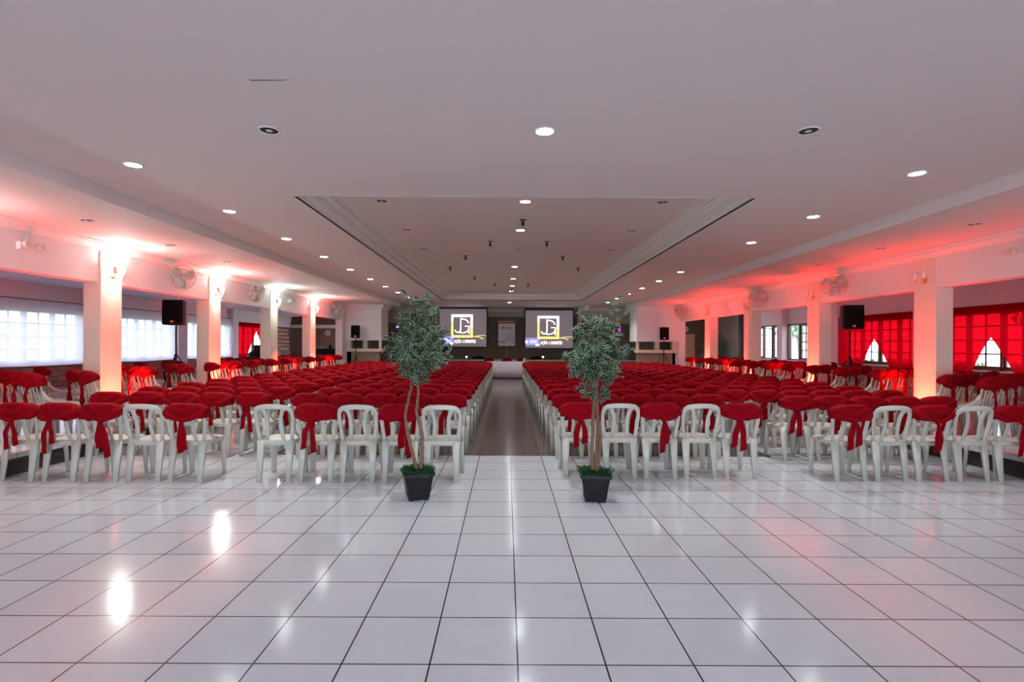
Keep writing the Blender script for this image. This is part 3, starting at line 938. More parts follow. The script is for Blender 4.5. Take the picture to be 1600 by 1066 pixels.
# =================================================================== PROJECTION SCREENS
def font(body, size, loc, material, parent, name='lettering', align='LEFT', ext=.001, bold=0.0):
    c = bpy.data.curves.new(name, 'FONT'); c.body = body; c.size = size; c.align_x = align; c.extrude = ext; c.offset = bold
    c.materials.append(material)
    o = bpy.data.objects.new(name, c)
    me = bpy.data.meshes.new_from_object(o)
    bpy.data.objects.remove(o)
    o = bpy.data.objects.new(name, me); COL.objects.link(o)
    o.rotation_euler = (R(90), 0, 0); o.location = loc; o.parent = parent
    return o
def pscreen(x0, x1, y, z0, z1, label):
    r = thing('projection_screen', label, 'projection screen', ((x0 + x1) / 2, y, z0), 0, 'projection screens')
    Wd, H = x1 - x0, z1 - z0; hw = Wd / 2
    m = MB(); m.box(-hw, hw, 0, .012, 0, H); m.build('screen_fabric', M['screen'], r)
    m = MB(); m.box(-hw - .02, hw + .02, -.05, .04, H - .005, H + .075); m.box(-hw - .03, -hw + .03, -.003, .014, 0, H); m.box(hw - .03, hw + .03, -.003, .014, 0, H)
    m.box(-hw, hw, -.02, .02, -.05, .0)
    m.build('screen_frame', M['black'], r)
    def P(u, v): return (-hw + Wd * u, H * (1 - v))
    def bar(mb, u0, v0, u1, v1):
        a = P(u0, v0); b = P(u1, v1); mb.box(a[0], b[0], -.006, -.001, b[1], a[1])
    m = MB()
    bar(m, .26, .152, .705, .215); bar(m, .26, .215, .30, .33); bar(m, .655, .215, .705, .49)
    # J
    def stroke(mb, pts, w):
        mb.sweep([(P(u, v)[0], -.005, P(u, v)[1]) for u, v in pts], w, .006, (0, 1, 0), n=8, smooth=False)
    stroke(m, [(.455, .25), (.455, .53), (.45, .58), (.43, .615), (.39, .625), (.355, .605), (.335, .56)], .052)
    stroke(m, [(.445, .27), (.50, .27), (.56, .285), (.60, .33), (.615, .38)], .05)
    stroke(m, [(.44, .635), (.50, .635), (.56, .62), (.605, .58), (.62, .53)], .05)
    stroke(m, [(.54, .46), (.625, .46), (.625, .66)], .05)
    m.build('logo_white', M['p_white'], r)
    m = MB()
    bar(m, .26, .33, .30, .70); bar(m, .655, .49, .705, .70); bar(m, .26, .70, .705, .76)
    stroke(m, [(.70, .74), (.80, .715), (.90, .70), (.97, .705)], .02); stroke(m, [(.74, .73), (.82, .74), (.88, .77), (.92, .80)], .03)
    m.build('logo_yellow', M['p_yellow'], r)
    m = MB(); bar(m, .015, .735, .31, .93); m.build('blue_caption', M['p_blue'], r)
    m = MB(); c = P(.035, .84); m.lathe([(.001, -.009), (.07, -.009)], c=(c[0], 0, c[1]), axis='Y', n=16, caps=False); m.build('caption_mark', M['p_yellow'], r)
    m = MB(); bar(m, .10, .80, .25, .815); bar(m, .10, .85, .25, .865); bar(m, .22, .90, .30, .94); m.v = [(a, b - .006, c_) for a, b, c_ in m.v]; m.build('caption_lines', M['p_white'], r)
    p = P(.325, .90)
    font('AÇÃO', .20, (p[0], -.004, p[1]), M['p_white'], r, bold=.002).scale = (.56, 1, 1)
    p = P(.488, .90)
    font('&', .20, (p[0], -.004, p[1]), M['p_yellow'], r, bold=.002).scale = (.70, 1, 1)
    p = P(.54, .90)
    font('EVENTOS', .20, (p[0], -.004, p[1]), M['p_white'], r, bold=.002).scale = (.60, 1, 1)
pscreen(-3.17, -.90, 24.0, 1.41, 3.18, 'projection screen with JG logo, partly behind the ficus, blind side of banner')
pscreen(.87, 3.15, 24.0, 1.36, 3.13, 'projection screen with JG logo on the curtain side of the banner')

# banner on its stand
r = thing('banner_stand', 'white TENDA banner with red logo on a thin stand between the screens', 'banner', (0.02, 24.55, .80))
m = MB(); m.box(-.40, .40, 0, .008, .66, 1.82); m.build('banner_sheet', M['banner'], r)
m = MB(); m.box(-.40, .40, -.004, 0, 1.72, 1.80); m.build('banner_red_bar', M['b_red'], r)
m = MB(); m.box(-.42, .42, -.01, .02, 1.80, 1.83); m.box(-.42, .42, -.01, .02, .65, .68); m.tube([(0, .02, .02), (0, .02, .66)], .008); m.build('banner_rail', M['ledge'], r)
m = MB(); m.lathe([(.02, .0), (.13, .0), (.14, .015), (.03, .02)], n=16); m.build('stand_base', M['ledge'], r)
m = MB(); m.tube([(-.20 + .06 * math.cos(a), -.002, 1.50 + .06 * math.sin(a)) for a in [2 * PI * k / 16 for k in range(16)]], .012, closed=True)
m.tube([(-.20, -.002, 1.46), (-.20, -.002, 1.50), (-.16, -.002, 1.53)], .010); m.tube([(-.20, -.002, 1.50), (-.24, -.002, 1.53)], .010)
m.build('banner_logo', M['b_red'], r)
font('TENDA', .13, (-.11, -.003, 1.46), M['b_red'], r, bold=.003)
m = MB()
for k in range(6): m.tube([(-.05 + k * .07, -.003, .86), (-.05 + k * .07, -.003, 1.14 + .05 * math.sin(k / 5 * PI))], .005, n=5)
for z in (.90, .97, 1.04, 1.11): m.tube([(-.05, -.003, z), (.30, -.003, z)], .004, n=5)
m.tube([(-.05, -.003, 1.14), (.12, -.003, 1.24), (.30, -.003, 1.14)], .006, n=5)
m.box(-.38, -.05, -.002, 0, .80, .86); m.box(.30, .38, -.002, 0, .80, .86)
m.build('banner_drawing', M['b_grey'], r)

# wall strip behind banner centre joint etc. left to the plaster; stage lights
def stage_light(x, y, z, label, lens, lr=.07):
    r = thing('stage_light', label, 'spotlight', (x, y, z))
    m = MB(); m.lathe([(.05, .10), (.09, .08), (.10, .0), (.09, -.10), (.085, -.105)], c=(0, 0, .12), axis='Y', n=16); m.build('lamp_housing', M['black'], r)
    m = MB(); m.lathe([(.001, -.108), (lr, -.108)], c=(0, 0, .12), axis='Y', n=16, caps=False); m.build('lamp_lens', lens, r)
    m = MB(); m.sweep([(-.12, 0, .12), (-.12, 0, .01), (0, 0, .004), (.12, 0, .01), (.12, 0, .12)], .03, .008, [(1, 0, 0), (.7, 0, .7), (0, 0, 1), (-.7, 0, .7), (1, 0, 0)]); m.build('lamp_yoke', M['black'], r)
stage_light(-1.90, 24.6, .80, 'bright stage lamp on the stage under the blind-side screen', M['bulb'], .04)
stage_light(1.76, 24.6, .80, 'bright stage lamp on the stage under the curtain-side screen', M['bulb'], .04)
stage_light(-5.1, 24.1, 2.22, 'blue stage lamp on the olive wall beside the white balcony', M['bluel'])
stage_light(5.30, 24.1, 2.10, 'magenta stage lamp on the olive wall behind the ficus', M['purple'])
for x, s_ in ((-1.35, 'blind'), (1.45, 'curtain')):
    m = MB(); m.lathe([(.30, 0), (.30, .04), (.24, .10), (.10, .15), (.01, .16)], n=18); m.v = [(a, b * .5, c) for a, b, c in m.v]
    o = m.build('equipment_cover', M['black'], None, (x, 24.75, .80))
    tag(o, 'low black covered equipment on the stage beside the lamp, %s side' % s_, 'stage equipment')

# =================================================================== TOP TABLE
t = thing('table', 'table at the end of the aisle before the stage, under a white cloth', 'table', (.05, 23.2, 0))
m = MB(); m.box(-.92, .92, -.35, .35, .71, .735); m.build('tabletop', M['wood'], t)
for a in (-.82, .82):
    for b in (-.28, .28):
        m = MB(); m.tube([(a, b, 0), (a, b, .71)], .02); m.build('leg', M['chrome'], t)
m = MB(); rs = []
def crect(z, gx, gy, wv):
    out = []
    for (cx, cy, k) in [(1, 0, 14), (0, 1, 8), (-1, 0, 14), (0, -1, 8)]: pass
    N = 60
    for i in range(N):
        a = 2 * PI * i / N
        c, s_ = math.cos(a), math.sin(a)
        e = .18
        x = math.copysign(abs(c) ** e, c) * (.94 + gx); y = math.copysign(abs(s_) ** e, s_) * (.37 + gy)
        k = 1 + wv * math.sin(i * 1.9)
        out.append((x * k, y * k, z))
    return out
rs = [crect(.745, -.25, -.2, 0), crect(.745, 0, 0, 0), crect(.73, .008, .008, .002), crect(.4, .02, .03, .012), crect(.03, .03, .05, .022)]
m.rings(rs, 0, True, True); o = m.build('tablecloth', M['cloth'], None, (.05, 23.2, 0)); o.data.polygons
tag(o, 'floor-length white cloth draped over the table before the stage', 'tablecloth')
for x, z, lb in ((.80, .745, 'small white cup on the cloth-covered table before the stage'),):
    m = MB(); m.lathe([(.035, 0), (.045, .10), (.04, .10), (.03, .01)], n=14); o = m.build('cup', M['paper'], None, (x, 23.2, z)); tag(o, lb, 'cup')
m = MB(); m.lathe([(.04, 0), (.05, .05), (.03, .12), (.02, .16), (.022, .17)], n=14); o = m.build('vase', M['paper'], None, (.85, 23.45, .745)); tag(o, 'little pale vase at the end of the cloth-covered table', 'vase')

# =================================================================== CHAIRS
def arch_path():
    half = [(.172, .075, .42), (.180, .062, .50), (.192, .045, .60), (.200, .028, .69), (.198, .014, .745), (.182, .000, .785), (.150, -.014, .808), (.10, -.028, .818), (.05, -.036, .822)]
    return half + [(0, -.038, .823)] + [(-a, b, c) for a, b, c in reversed(half)]
ARCH = arch_path()
def chair_back(lo=False):
    m = MB(); n = 4 if lo else 8
    P = ARCH if not lo else ARCH[::3]
    ups = []
    for (x, y, z) in P:
        ups.append((-x * .9, -1, .18))
    w = []
    for (x, y, z) in P:
        w.append(.040 if z < .6 else (.042 if z < .76 else .056))
    m.sweep(P, w, .018, ups, n=n)
    for s_ in (-1, 1):
        p = [(s_ * .128, -.018, .806), (s_ * .098, -.008, .77), (s_ * .078, .008, .70), (s_ * .072, .026, .61), (s_ * .080, .046, .52), (s_ * .094, .062, .43)]
        if lo: p = p[::2] + [p[-1]]
        m.sweep(p, [.055, .042, .042, .044, .042, .038][:len(p)] if not lo else .042, .014, (0, -1, .15), n=n)
        p = [(s_ * .194, .042, .62), (s_ * .202, .07, .56), (s_ * .208, .12, .50), (s_ * .208, .20, .455), (s_ * .205, .28, .435)]
        if lo: p = p[::2]
        m.sweep(p, .036, .014, (s_ * 1, 0, .2), n=n)
    return m
def chair_seat(lo=False):
    m = MB(); N = 8 if lo else 28; rs = []
    def outline(k, z, dz=0):
        o = []
        for i in range(N):
            a = 2 * PI * (i + .5) / N
            c, s_ = math.cos(a), math.sin(a)
            e = .38
            x = math.copysign(abs(c) ** e, c) * .205 * k; y = math.copysign(abs(s_) ** e, s_) * .205 * k
            x *= 1.0 + .06 * (y / .205)
            o.append((x, y + .245, z + dz * (1 - k)))
        return o
    if lo: rs = [outline(.98, .395), outline(1.0, .44), outline(.5, .432)]
    else: rs = [outline(.97, .392), outline(.985, .395), outline(1.0, .425), outline(.985, .440), outline(.94, .446), outline(.80, .438), outline(.5, .430), outline(.1, .428)]
    m.rings(rs, 0, True, True)
    return m
def chair_leg(sx, front, lo=False):
    m = MB(); n = 4 if lo else 8
    if front: p = [(sx * .168, .415, .42), (sx * .180, .425, .25), (sx * .190, .440, .0)]; up = (sx * .6, .8, 0)
    else: p = [(sx * .155, .065, .44), (sx * .158, .045, .25), (sx * .160, .015, .0)]; up = (sx * .15, -1, 0)
    m.sweep(p, [.092, .074, .050], [.042, .036, .030], up, n=n)
    return m
def sash_cover(var, lo=False):
    """fabric pouch pulled over the top of the backrest and gathered at a knot"""
    rnd = random.Random(var)
    kx = [0.0, .02, -.03, .05, -.05, .0][var]
    m = MB(); rs = []; NU = 8 if lo else 32
    tilt = [.0, .012, -.012, .02, -.02, 0][var]
    for i in range(NU + 1):
        u = -1 + 2 * i / NU
        x = .2255 * math.sin(u * PI / 2 * .98) if abs(u) < 1 else .2255 * u
        e = max(0.0, 1 - abs(u) ** 16)
        yc = -.038 + 1.45 * x * x
        q = abs(x / .2255)
        zt = .846 - .062 * q ** 4
        dk = abs(x - kx)
        zb = .690 + .012 * q + tilt * u + .007 * math.sin(u * 8 + var * 2) + .004 * math.sin(u * 19 + var)
        zb -= .030 * max(0, 1 - dk / .10)
        zb -= .018 * math.sin(q * PI)
        th = .014 + .012 * e + .026 * q
        if abs(u) == 1: th = .006
        ring = []
        K = 3 if lo else 12
        for k in range(K):
            t = k / (K - 1)                     # back face, bottom to top
            z = zb + (zt - zb) * t
            ang = math.atan2(z - (zb if dk < .02 else .66), x - kx)
            fold = 0 if lo else (.009 * math.sin(ang * 8 + var) * (1 - t * .7) + .006 * math.sin(z * 62 - q * 6 + var))
            lean = .10 * (.82 - z)
            if not lo:
                crease = .812 - .105 * (1 - min(1, ((x - kx * .5) / .20) ** 2)) - z
                fold += .011 / (1 + math.exp(-crease * 420)) - .006 * math.exp(-(crease * 150) ** 2)
            ring.append((x, yc + lean - th * math.sin(PI * (.25 + .5 * t)) - fold, z))
        for k in range(K):
            t = 1 - k / (K - 1)
            z = zb + .015 + (zt - zb) * t
            lean = .10 * (.82 - z)
            ring.append((x, yc + lean + th * math.sin(PI * (.25 + .5 * t)), z))
        rs.append(ring)
    m.rings(rs, 0, True, True)
    if not lo:      # knot
        m.lathe([(.002, -.035), (.020, -.028), (.030, 0), (.022, .026), (.002, .034)], c=(kx, -.045, .675), n=12)
        # crossing fold
        sg = 1 if var % 2 else -1
        m.sweep([(kx, -.060, .672), (kx + sg * .06, -.062, .69), (kx + sg * .12, -.042, .715), (kx + sg * .19, .0, .75)], [.03, .05, .06, .03], .014, (0, -1, 0), n=8)
    return m, kx
TAILS = [((-.05, .36, .0), (.045, .40, .0)), ((-.015, .30, 0), (.03, .40, 0)), ((-.06, .37, -.02), (.02, .33, .01)), ((-.02, .38, 0), (.05, .28, .02)), ((-.045, .31, -.01), (.03, .42, .0)), ((-.01, .33, 0), (.02, .35, 0))]
def sash_tail(kx, dx, zend, curl, seed, lo=False):
    m = MB(); rnd = random.Random(seed); n = 3 if lo else 9
    p = []; w = []
    for i in range(n):
        t = i / (n - 1)
        z = .685 + (zend - .685) * t
        p.append((kx + dx * min(1, t * 2.2) + curl * t * t, -.050 - .012 * math.sin(t * 3) + .012 * t + .004 * math.sin(t * 12 + seed), z))
        w.append(.030 + .034 * min(1, t * 2) + .006 * math.sin(t * 7 + seed))
    if lo: m.sweep(p, w, .008, (0, -1, 0), n=4)
    else:
        rs = []
        for i, (q, ww) in enumerate(zip(p, w)):
            ring = []
            K = 7
            for k in range(K):
                s_ = -1 + 2 * k / (K - 1)
                ring.append((q[0] + s_ * ww / 2, q[1] + .006 * math.sin(s_ * 5 + seed) - .004, q[2] + (.012 * s_ if i == n - 1 else 0)))
            for k in range(K):
                s_ = 1 - 2 * k / (K - 1)
                ring.append((q[0] + s_ * ww / 2, q[1] + .006 * math.sin(s_ * 5 + seed) + .003, q[2] + (.012 * s_ if i == n - 1 else 0)))
            rs.append(ring)
        m.rings(rs, 0, True, True)
    return m
ME_BACK = chair_back().mesh('backrest', M['plastic'])
ME_SEAT = chair_seat().mesh('seat', M['plastic'])
ME_LEGS = [chair_leg(sx, fr).mesh('leg', M['plastic']) for sx in (-1, 1) for fr in (False, True)]
ME_SASH = []
for v_ in range(6):
    c_, kx_ = sash_cover(v_)
    ME_SASH.append((c_.mesh('chair_sash', M['red']), [sash_tail(kx_, dx, ze, cu, v_ * 3 + q).mesh('sash_tail', M['red']) for q, (dx, ze, cu) in enumerate(TAILS[v_])]))
def merged_chair(lo, var):
    mb = MB()
    parts = [chair_back(lo), chair_seat(lo)] + [chair_leg(sx, fr, lo) for sx in (-1, 1) for fr in (False, True)]
    for q in parts: mb.add(q.v, q.f, 0, True)
    c_, kx_ = sash_cover(var, lo)
    mb.add(c_.v, c_.f, 1, True)
    for q, (dx, ze, cu) in enumerate(TAILS[var]):
        tl = sash_tail(kx_, dx, ze, cu, q, lo); mb.add(tl.v, tl.f, 1, True)
    return mb
ME_MID = [merged_chair(False, v_).mesh('banquet_chair', [M['plastic'], M['red']]) for v_ in range(6)]

def full_chair(x, y, z, rz, covered, var, label, group):
    r = thing('plastic_chair', label, 'chair', (x, y, z), rz, group)
    part('seat', ME_SEAT, r); part('backrest', ME_BACK, r)
    for me in ME_LEGS: part('leg', me, r)
    if covered:
        s_ = part('chair_sash', ME_SASH[var][0], r); s_['label'] = 'red fabric sash'
        for me in ME_SASH[var][1]: part('sash_tail', me, s_)
    return r

chairs = []      # (x, y, z, rz, covered, label, group)
rc = random.Random(11)
def add(x, y, z, rz, cov, label, group): chairs.append((x, y, z, rz, cov, label, group))
GRP = {'cl': 'chairs in the centre block, blind side', 'cr': 'chairs in the centre block, curtain side', 'ol': 'chairs in the outer block, blind side', 'or': 'chairs in the outer block, curtain side', 'pl': 'chairs on the platform, blind side', 'pr': 'chairs on the platform, curtain side'}
BARE = 'bare white chairs in the front row'
def lab(cov, row, seat, where):
    if cov: return 'red-sashed white plastic chair, %s row from camera, %s seat %s' % (ORD[row], ORD[seat], where)
    return 'bare white plastic chair, %s row from camera, %s seat %s' % (ORD[row], ORD[seat], where)
WCL, WCR = 'from centre aisle, blind side', 'from centre aisle, curtain side'
WOL, WOR = 'from platform step, blind side', 'from platform step, curtain side'
# front row
for i, (x, c) in enumerate(((-.70, 0), (-1.155, 1), (-1.61, 0), (-2.065, 1), (-2.52, 0))): add(x, 5.545, 0, rc.uniform(-.03, .03), c, lab(c, 1, i + 1, WCL), GRP['cl'] if c else BARE)
for i, (x, c) in enumerate(((-5.28, 1), (-4.825, 1), (-4.37, 1), (-3.915, 0), (-3.46, 1))): add(x, 5.51, 0, rc.uniform(-.04, .0), c, lab(c, 1, i + 1, WOL), GRP['ol'] if c else BARE)
for i, (x, c) in enumerate(((.84, 1), (1.295, 0), (1.75, 1), (2.205, 0), (2.66, 1))): add(x, 5.77, 0, rc.uniform(-.03, .03), c, lab(c, 1, i + 1, WCR), GRP['cr'] if c else BARE)
for i, (x, c) in enumerate(((5.66, 1), (5.20, 0), (4.745, 1), (4.29, 0), (3.835, 1))): add(x + (.0), 5.67, 0, rc.uniform(.0, .04), c, lab(c, 1, i + 1, WOR), GRP['or'] if c else BARE)
NR = 17
for r_ in range(2, NR + 1):
    yl = 6.72 + .845 * (r_ - 2); yr = 6.75 + .845 * (r_ - 2); yol = 6.80 + .86 * (r_ - 2); yor = 6.68 + .86 * (r_ - 2)
    for i in range(5):
        j = lambda a=.02: rc.uniform(-a, a)
        add(-.74 - .458 * i + j(.003), yl + j(.03), 0, j(.03), 1, lab(1, r_, i + 1, WCL), GRP['cl'])
        add(.84 + .458 * i + j(.003), yr + j(.03), 0, j(.03), 1, lab(1, r_, i + 1, WCR), GRP['cr'])
    for i in range(5):
        add(-5.28 + .475 * i + j(.004), yol + j(.03), 0, j(.03) - .03, 1, lab(1, r_, i + 1, WOL), GRP['ol'])
    for i in range(5 if r_ < 3 else 6):
        add(5.64 - .46 * i + j(.003), yor + j(.03), 0, j(.02) + .02, 1, lab(1, r_, i + 1, WOR), GRP['or'])
def hits_pillar(x, y, nx, ny, side):
    px0, px1 = (XL - PIL_W, XL + .36) if side < 0 else (XR - .36, XR + PIL_W)
    for py in (PIL_L if side < 0 else PIL_R):
        d = PIL_D if py < 20 else 2
        for a in (-.06, .1, .25, .4, .48):
            for b in (-.23, 0, .23):
                qx, qy = x + nx * a + ny * b, y + ny * a - nx * b
                if (px0 + .30 if side < 0 else px0) - .03 < qx + (0) < 0: pass
                if px0 - .03 < qx < px1 + .03 - (.33 if side < 0 else 0) and py - .03 < qy < py + d + .03 and side < 0: return True
                if px0 + .33 - .03 < qx < px1 + .03 and py - .03 < qy < py + d + .03 and side > 0: return True
    for (sx, sy) in ((-6.90, 10.7), (7.38, 11.0)):
        for a in (0, .2, .4):
            if math.hypot(x + nx * a - sx, y + ny * a - sy) < .5: return True
    return False
ang = R(33)
rowsL = [6.62, 7.22, 8.72, 9.72, 10.6] + [11.5 + .88 * k for k in range(9)]
rowsR = [6.75, 7.25, 8.75, 9.7, 10.6] + [11.5 + .88 * k for k in range(8)]
for k, ye in enumerate(rowsL):
    x0 = -6.12 if k != 1 else -5.92
    cnt = 0
    for i in range(5):
        x = x0 - .474 * i * math.cos(ang) ; y = ye + .474 * i * math.sin(ang)
        if hits_pillar(x, y, math.sin(ang), math.cos(ang), -1) or x < -7.9: continue
        cnt += 1
        if cnt > 4: break
        add(x, y, ZP, -ang + rc.uniform(-.02, .02), 1, 'red-sashed chair on the platform, %s slanted row, %s from the step, blind side' % (ORD[k + 1], ORD[cnt]), GRP['pl'])
for k, ye in enumerate(rowsR):
    x0 = 6.38 if k != 1 else 6.28
    cnt = 0
    for i in range(5):
        x = x0 + .474 * i * math.cos(ang); y = ye + .474 * i * math.sin(ang)
        if hits_pillar(x, y, -math.sin(ang), math.cos(ang), 1): continue
        cnt += 1
        if cnt > 4: break
        add(x, y, ZP, ang + rc.uniform(-.02, .02), 1, 'red-sashed chair on the platform, %s slanted row, %s from the step, curtain side' % (ORD[k + 1], ORD[cnt]), GRP['pr'])
chairs.sort(key=lambda c: math.hypot(c[0], c[1]) - (1.5 if c[2] > 0 else 0))
far = MB()
lo_meshes = [merged_chair(True, v_) for v_ in range(6)]
for i, (x, y, z, rz, cov, lb, gp) in enumerate(chairs):
    var = rc.randrange(6)
    if i < 150:
        full_chair(x, y, z, rz, cov, var, lb, gp)
    elif i < 300:
        o = bpy.data.objects.new('plastic_chair', ME_MID[var]); COL.objects.link(o)
        o.location = (x, y, z); o.rotation_euler = (0, 0, rz); tag(o, lb, 'chair', gp)
    else:
        q = lo_meshes[var]; mt = Matrix.Translation((x, y, z)) @ Matrix.Rotation(rz, 4, 'Z')
        b = len(far.v)
        far.v += [tuple(mt @ Vector(p)) for p in q.v]; far.f += [tuple(a + b for a in f) for f in q.f]; far.mi += q.mi; far.sm += q.sm
o = far.build('plastic_chairs', [M['plastic'], M['red']])
tag(o, 'far rows of red-sashed white plastic chairs reaching to the stage', 'chairs', None, 'stuff')
# three chairs behind the top table, facing the hall
for x, w_ in ((-.80, 'blind-side end'), (.03, 'middle'), (.72, 'curtain-side end')):
    o = bpy.data.objects.new('plastic_chair', ME_MID[0]); COL.objects.link(o)
    o.location = (x, 24.29, 0); o.rotation_euler = (0, 0, 0)
    o.location.y = 23.30 + .0
    o.rotation_euler = (0, 0, PI); o.location.y = 24.10
    tag(o, 'red-sashed chair behind the white-clothed table, at its %s' % w_, 'chair', 'chairs behind the top table')
print('chairs', len(chairs))

# =================================================================== FICUS TREES
def ficus(x, y, rz, seed, label, stems, blobs, sprigs, nleaf):
    rnd = random.Random(seed)
    r = thing('potted_ficus', label, 'potted tree', (x, y, 0), 0, 'potted ficus trees flanking the aisle')
    # pot
    m = MB()
    def sq(h, z, rd=.02):
        o = []
        for (cx, cy) in ((1, -1), (1, 1), (-1, 1), (-1, -1)):
            base = math.atan2(cy, cx)
            for k in (-1, 0, 1):
                a = base + k * PI / 4
                o.append((cx * (h - rd) + rd * math.cos(a), cy * (h - rd) + rd * math.sin(a), z))
        # order counter-clockwise
        return sorted(o, key=lambda p: math.atan2(p[1], p[0]))
    m.rings([sq(.098, .012), sq(.104, .03), sq(.132, .225), sq(.134, .235), sq(.148, .238), sq(.149, .268), sq(.140, .270), sq(.136, .262), sq(.132, .24)], 0, True, False)
    for cx in (-1, 1):
        for cy in (-1, 1): m.box(cx * .075 - .02, cx * .075 + .02, cy * .075 - .02, cy * .075 + .02, 0, .015)
    for s_ in (-1, 1):
        for t in (-.05, .05):
            m.box(s_ * .106, s_ * .112, t - .004, t + .004, .04, .12)
    p_ = m.build('pot', M['pot'], r); p_.rotation_euler = (0, 0, rz)
    # turf ruff
    m = MB()
    for _ in range(520):
        a = rnd.uniform(0, 6.283); rr = .135 * math.sqrt(rnd.random())
        bx, by = rr * math.cos(a) * 1.05, rr * math.sin(a) * 1.05
        L = rnd.uniform(.03, .065); out = rnd.uniform(.1, .9)
        dx, dy = math.cos(a) * out * L, math.sin(a) * out * L
        w = .006
        m.add([(bx - w, by, .25), (bx + w, by, .25), (bx + dx + w, by + dy + rnd.uniform(-.01, .01), .26 + L * .7), (bx + dx * 1.3, by + dy * 1.3, .26 + L * .75)], [(0, 1, 2, 3)])
    m.box(-.12, .12, -.12, .12, .23, .245)
    m.build('moss_tuft', M['turf'], r)
    # stems
    ends = []
    for st in stems:
        m = MB(); P = [Vector(p) for p in st]
        Q = []
        for i in range(len(P) - 1):
            for k in range(4): Q.append(P[i].lerp(P[i + 1], k / 4) + Vector((rnd.uniform(-.003, .003), rnd.uniform(-.003, .003), 0)))
        Q.append(P[-1])
        rr = [.0195 - .011 * i / (len(Q) - 1) + rnd.uniform(-.001, .001) for i in range(len(Q))]
        m.tube(Q, rr, n=9); m.build('stem', M['bark'], r)
    # twigs and leaves
    tw = MB(); lf = MB(); lf.attr = []
    def leaf(p, d, nrm, L):
        d = d.normalized(); s_ = d.cross(nrm)
        if s_.length < 1e-3: s_ = Vector((1, 0, 0))
        s_.normalize(); u = s_.cross(d)
        Wd = L * .42
        cols = [(0, 0, 1), (.22, .72, 0), (.45, 1, 0), (.70, .72, 0), (.88, .33, 0), (1, 0, 1)]
        vs = []; at = []
        mid = []
        for (t, w, _) in cols:
            drop = -u * (.10 * L * t * t)
            c = p + d * (L * t) + drop
            if w == 0:
                vs.append(c); at.append(.65 if t == 0 else 1)
            else:
                e = Wd * w
                for q, a_ in ((-.5, 1), (-.35, .1), (0, 0), (.35, .1), (.5, 1)):
                    vs.append(c + s_ * (e * q) + u * (abs(q) * e * .35)); at.append(a_)
        fs = []
        fs += [(0, 1 + k, 2 + k) for k in range(4)]
        for i in range(3):
            b = 1 + 5 * i
            fs += [(b + k, b + 5 + k, b + 6 + k, b + 1 + k) for k in range(4)]
        b = 16
        fs += [(b + k, 21, b + 1 + k) for k in range(4)]
        lf.add(vs, fs, 0, True); lf.attr += at
    placed = 0
    tot = sum(b[3] ** 1.5 * b[4] for b in blobs)
    for (bx, by, bz, br, bh) in blobs:
        nt_ = int(nleaf / 5.0 * (br ** 1.5 * bh) / tot)
        for _ in range(max(3, nt_)):
            while True:
                q = Vector((rnd.uniform(-1, 1), rnd.uniform(-1, 1), rnd.uniform(-1, 1)))
                if .25 < q.length < 1: break
            tip = Vector((bx + q.x * br, by + q.y * br, bz + q.z * bh))
            ax = Vector((bx * .4, by * .4, min(tip.z - .05, bz - bh * .2)))
            start = ax.lerp(tip, .45); start.z -= .02
            tw.tube([start, start.lerp(tip, .5) + Vector((0, 0, .015)), tip], [.003, .002, .0012], n=4)
            outd = (tip - start).normalized()
            for k in range(rnd.randint(4, 6)):
                t = rnd.uniform(.25, 1.05)
                pp = start.lerp(tip, t)
                d = outd * rnd.uniform(.2, .8) + Vector((rnd.uniform(-1, 1), rnd.uniform(-1, 1), rnd.uniform(-1.0, .55)))
                nr = Vector((rnd.uniform(-.6, .6), rnd.uniform(-1.1, .1), rnd.uniform(.1, 1)))
                leaf(pp, d, nr, rnd.uniform(.055, .085))
    for sp in sprigs:
        P = [Vector(p) for p in sp]
        tw.tube(P, .0022, n=5)
        for i in range(len(P) - 1):
            for k in range(3):
                pp = P[i].lerp(P[i + 1], .3 + .3 * k)
                if i == 0 and k == 0: continue
                leaf(pp, Vector((rnd.uniform(-1, 1), rnd.uniform(-.4, .4), rnd.uniform(-.3, .7))), Vector((0, -1, .4)), .062)
    tw.build('twigs', M['bark'], r)
    lf.build('foliage', M['leaf'], r)
ficus(-.858, 5.0, R(18), 5, 'variegated ficus tree in black pot, blind side of the centre aisle',
      [[(.0, 0, .24), (-.05, .0, .42), (-.10, .0, .62), (-.13, .01, .80), (-.09, .0, .98), (-.04, 0, 1.18), (.03, .0, 1.45), (.0, 0, 1.75)],
       [(.02, -.01, .24), (.045, -.01, .45), (.04, 0, .62), (-.02, .01, .85), (.0, .0, 1.02), (-.01, .0, 1.2), (-.05, .02, 1.5)],
       [(-.03, .02, 1.1), (.06, .02, 1.4), (.04, .02, 1.85)]],
      [(-.02, 0, 1.52, .27, .20), (.01, 0, 1.36, .27, .16), (-.06, 0, 1.28, .16, .14), (.02, 0, 1.22, .11, .08), (-.16, 0, 1.50, .19, .14), (.17, 0, 1.58, .19, .15), (-.06, 0, 1.74, .14, .13), (.04, 0, 1.84, .12, .12), (-.18, 0, 1.38, .15, .10), (.16, 0, 1.38, .13, .10), (-.14, 0, 1.74, .09, .10), (.18, 0, 1.75, .09, .08)],
      [[(-.03, 0, 1.80), (-.09, 0, 1.93), (-.13, 0, 2.03)], [(.0, 0, 1.85), (.05, 0, 1.95), (.09, 0, 1.97)]], 1450)
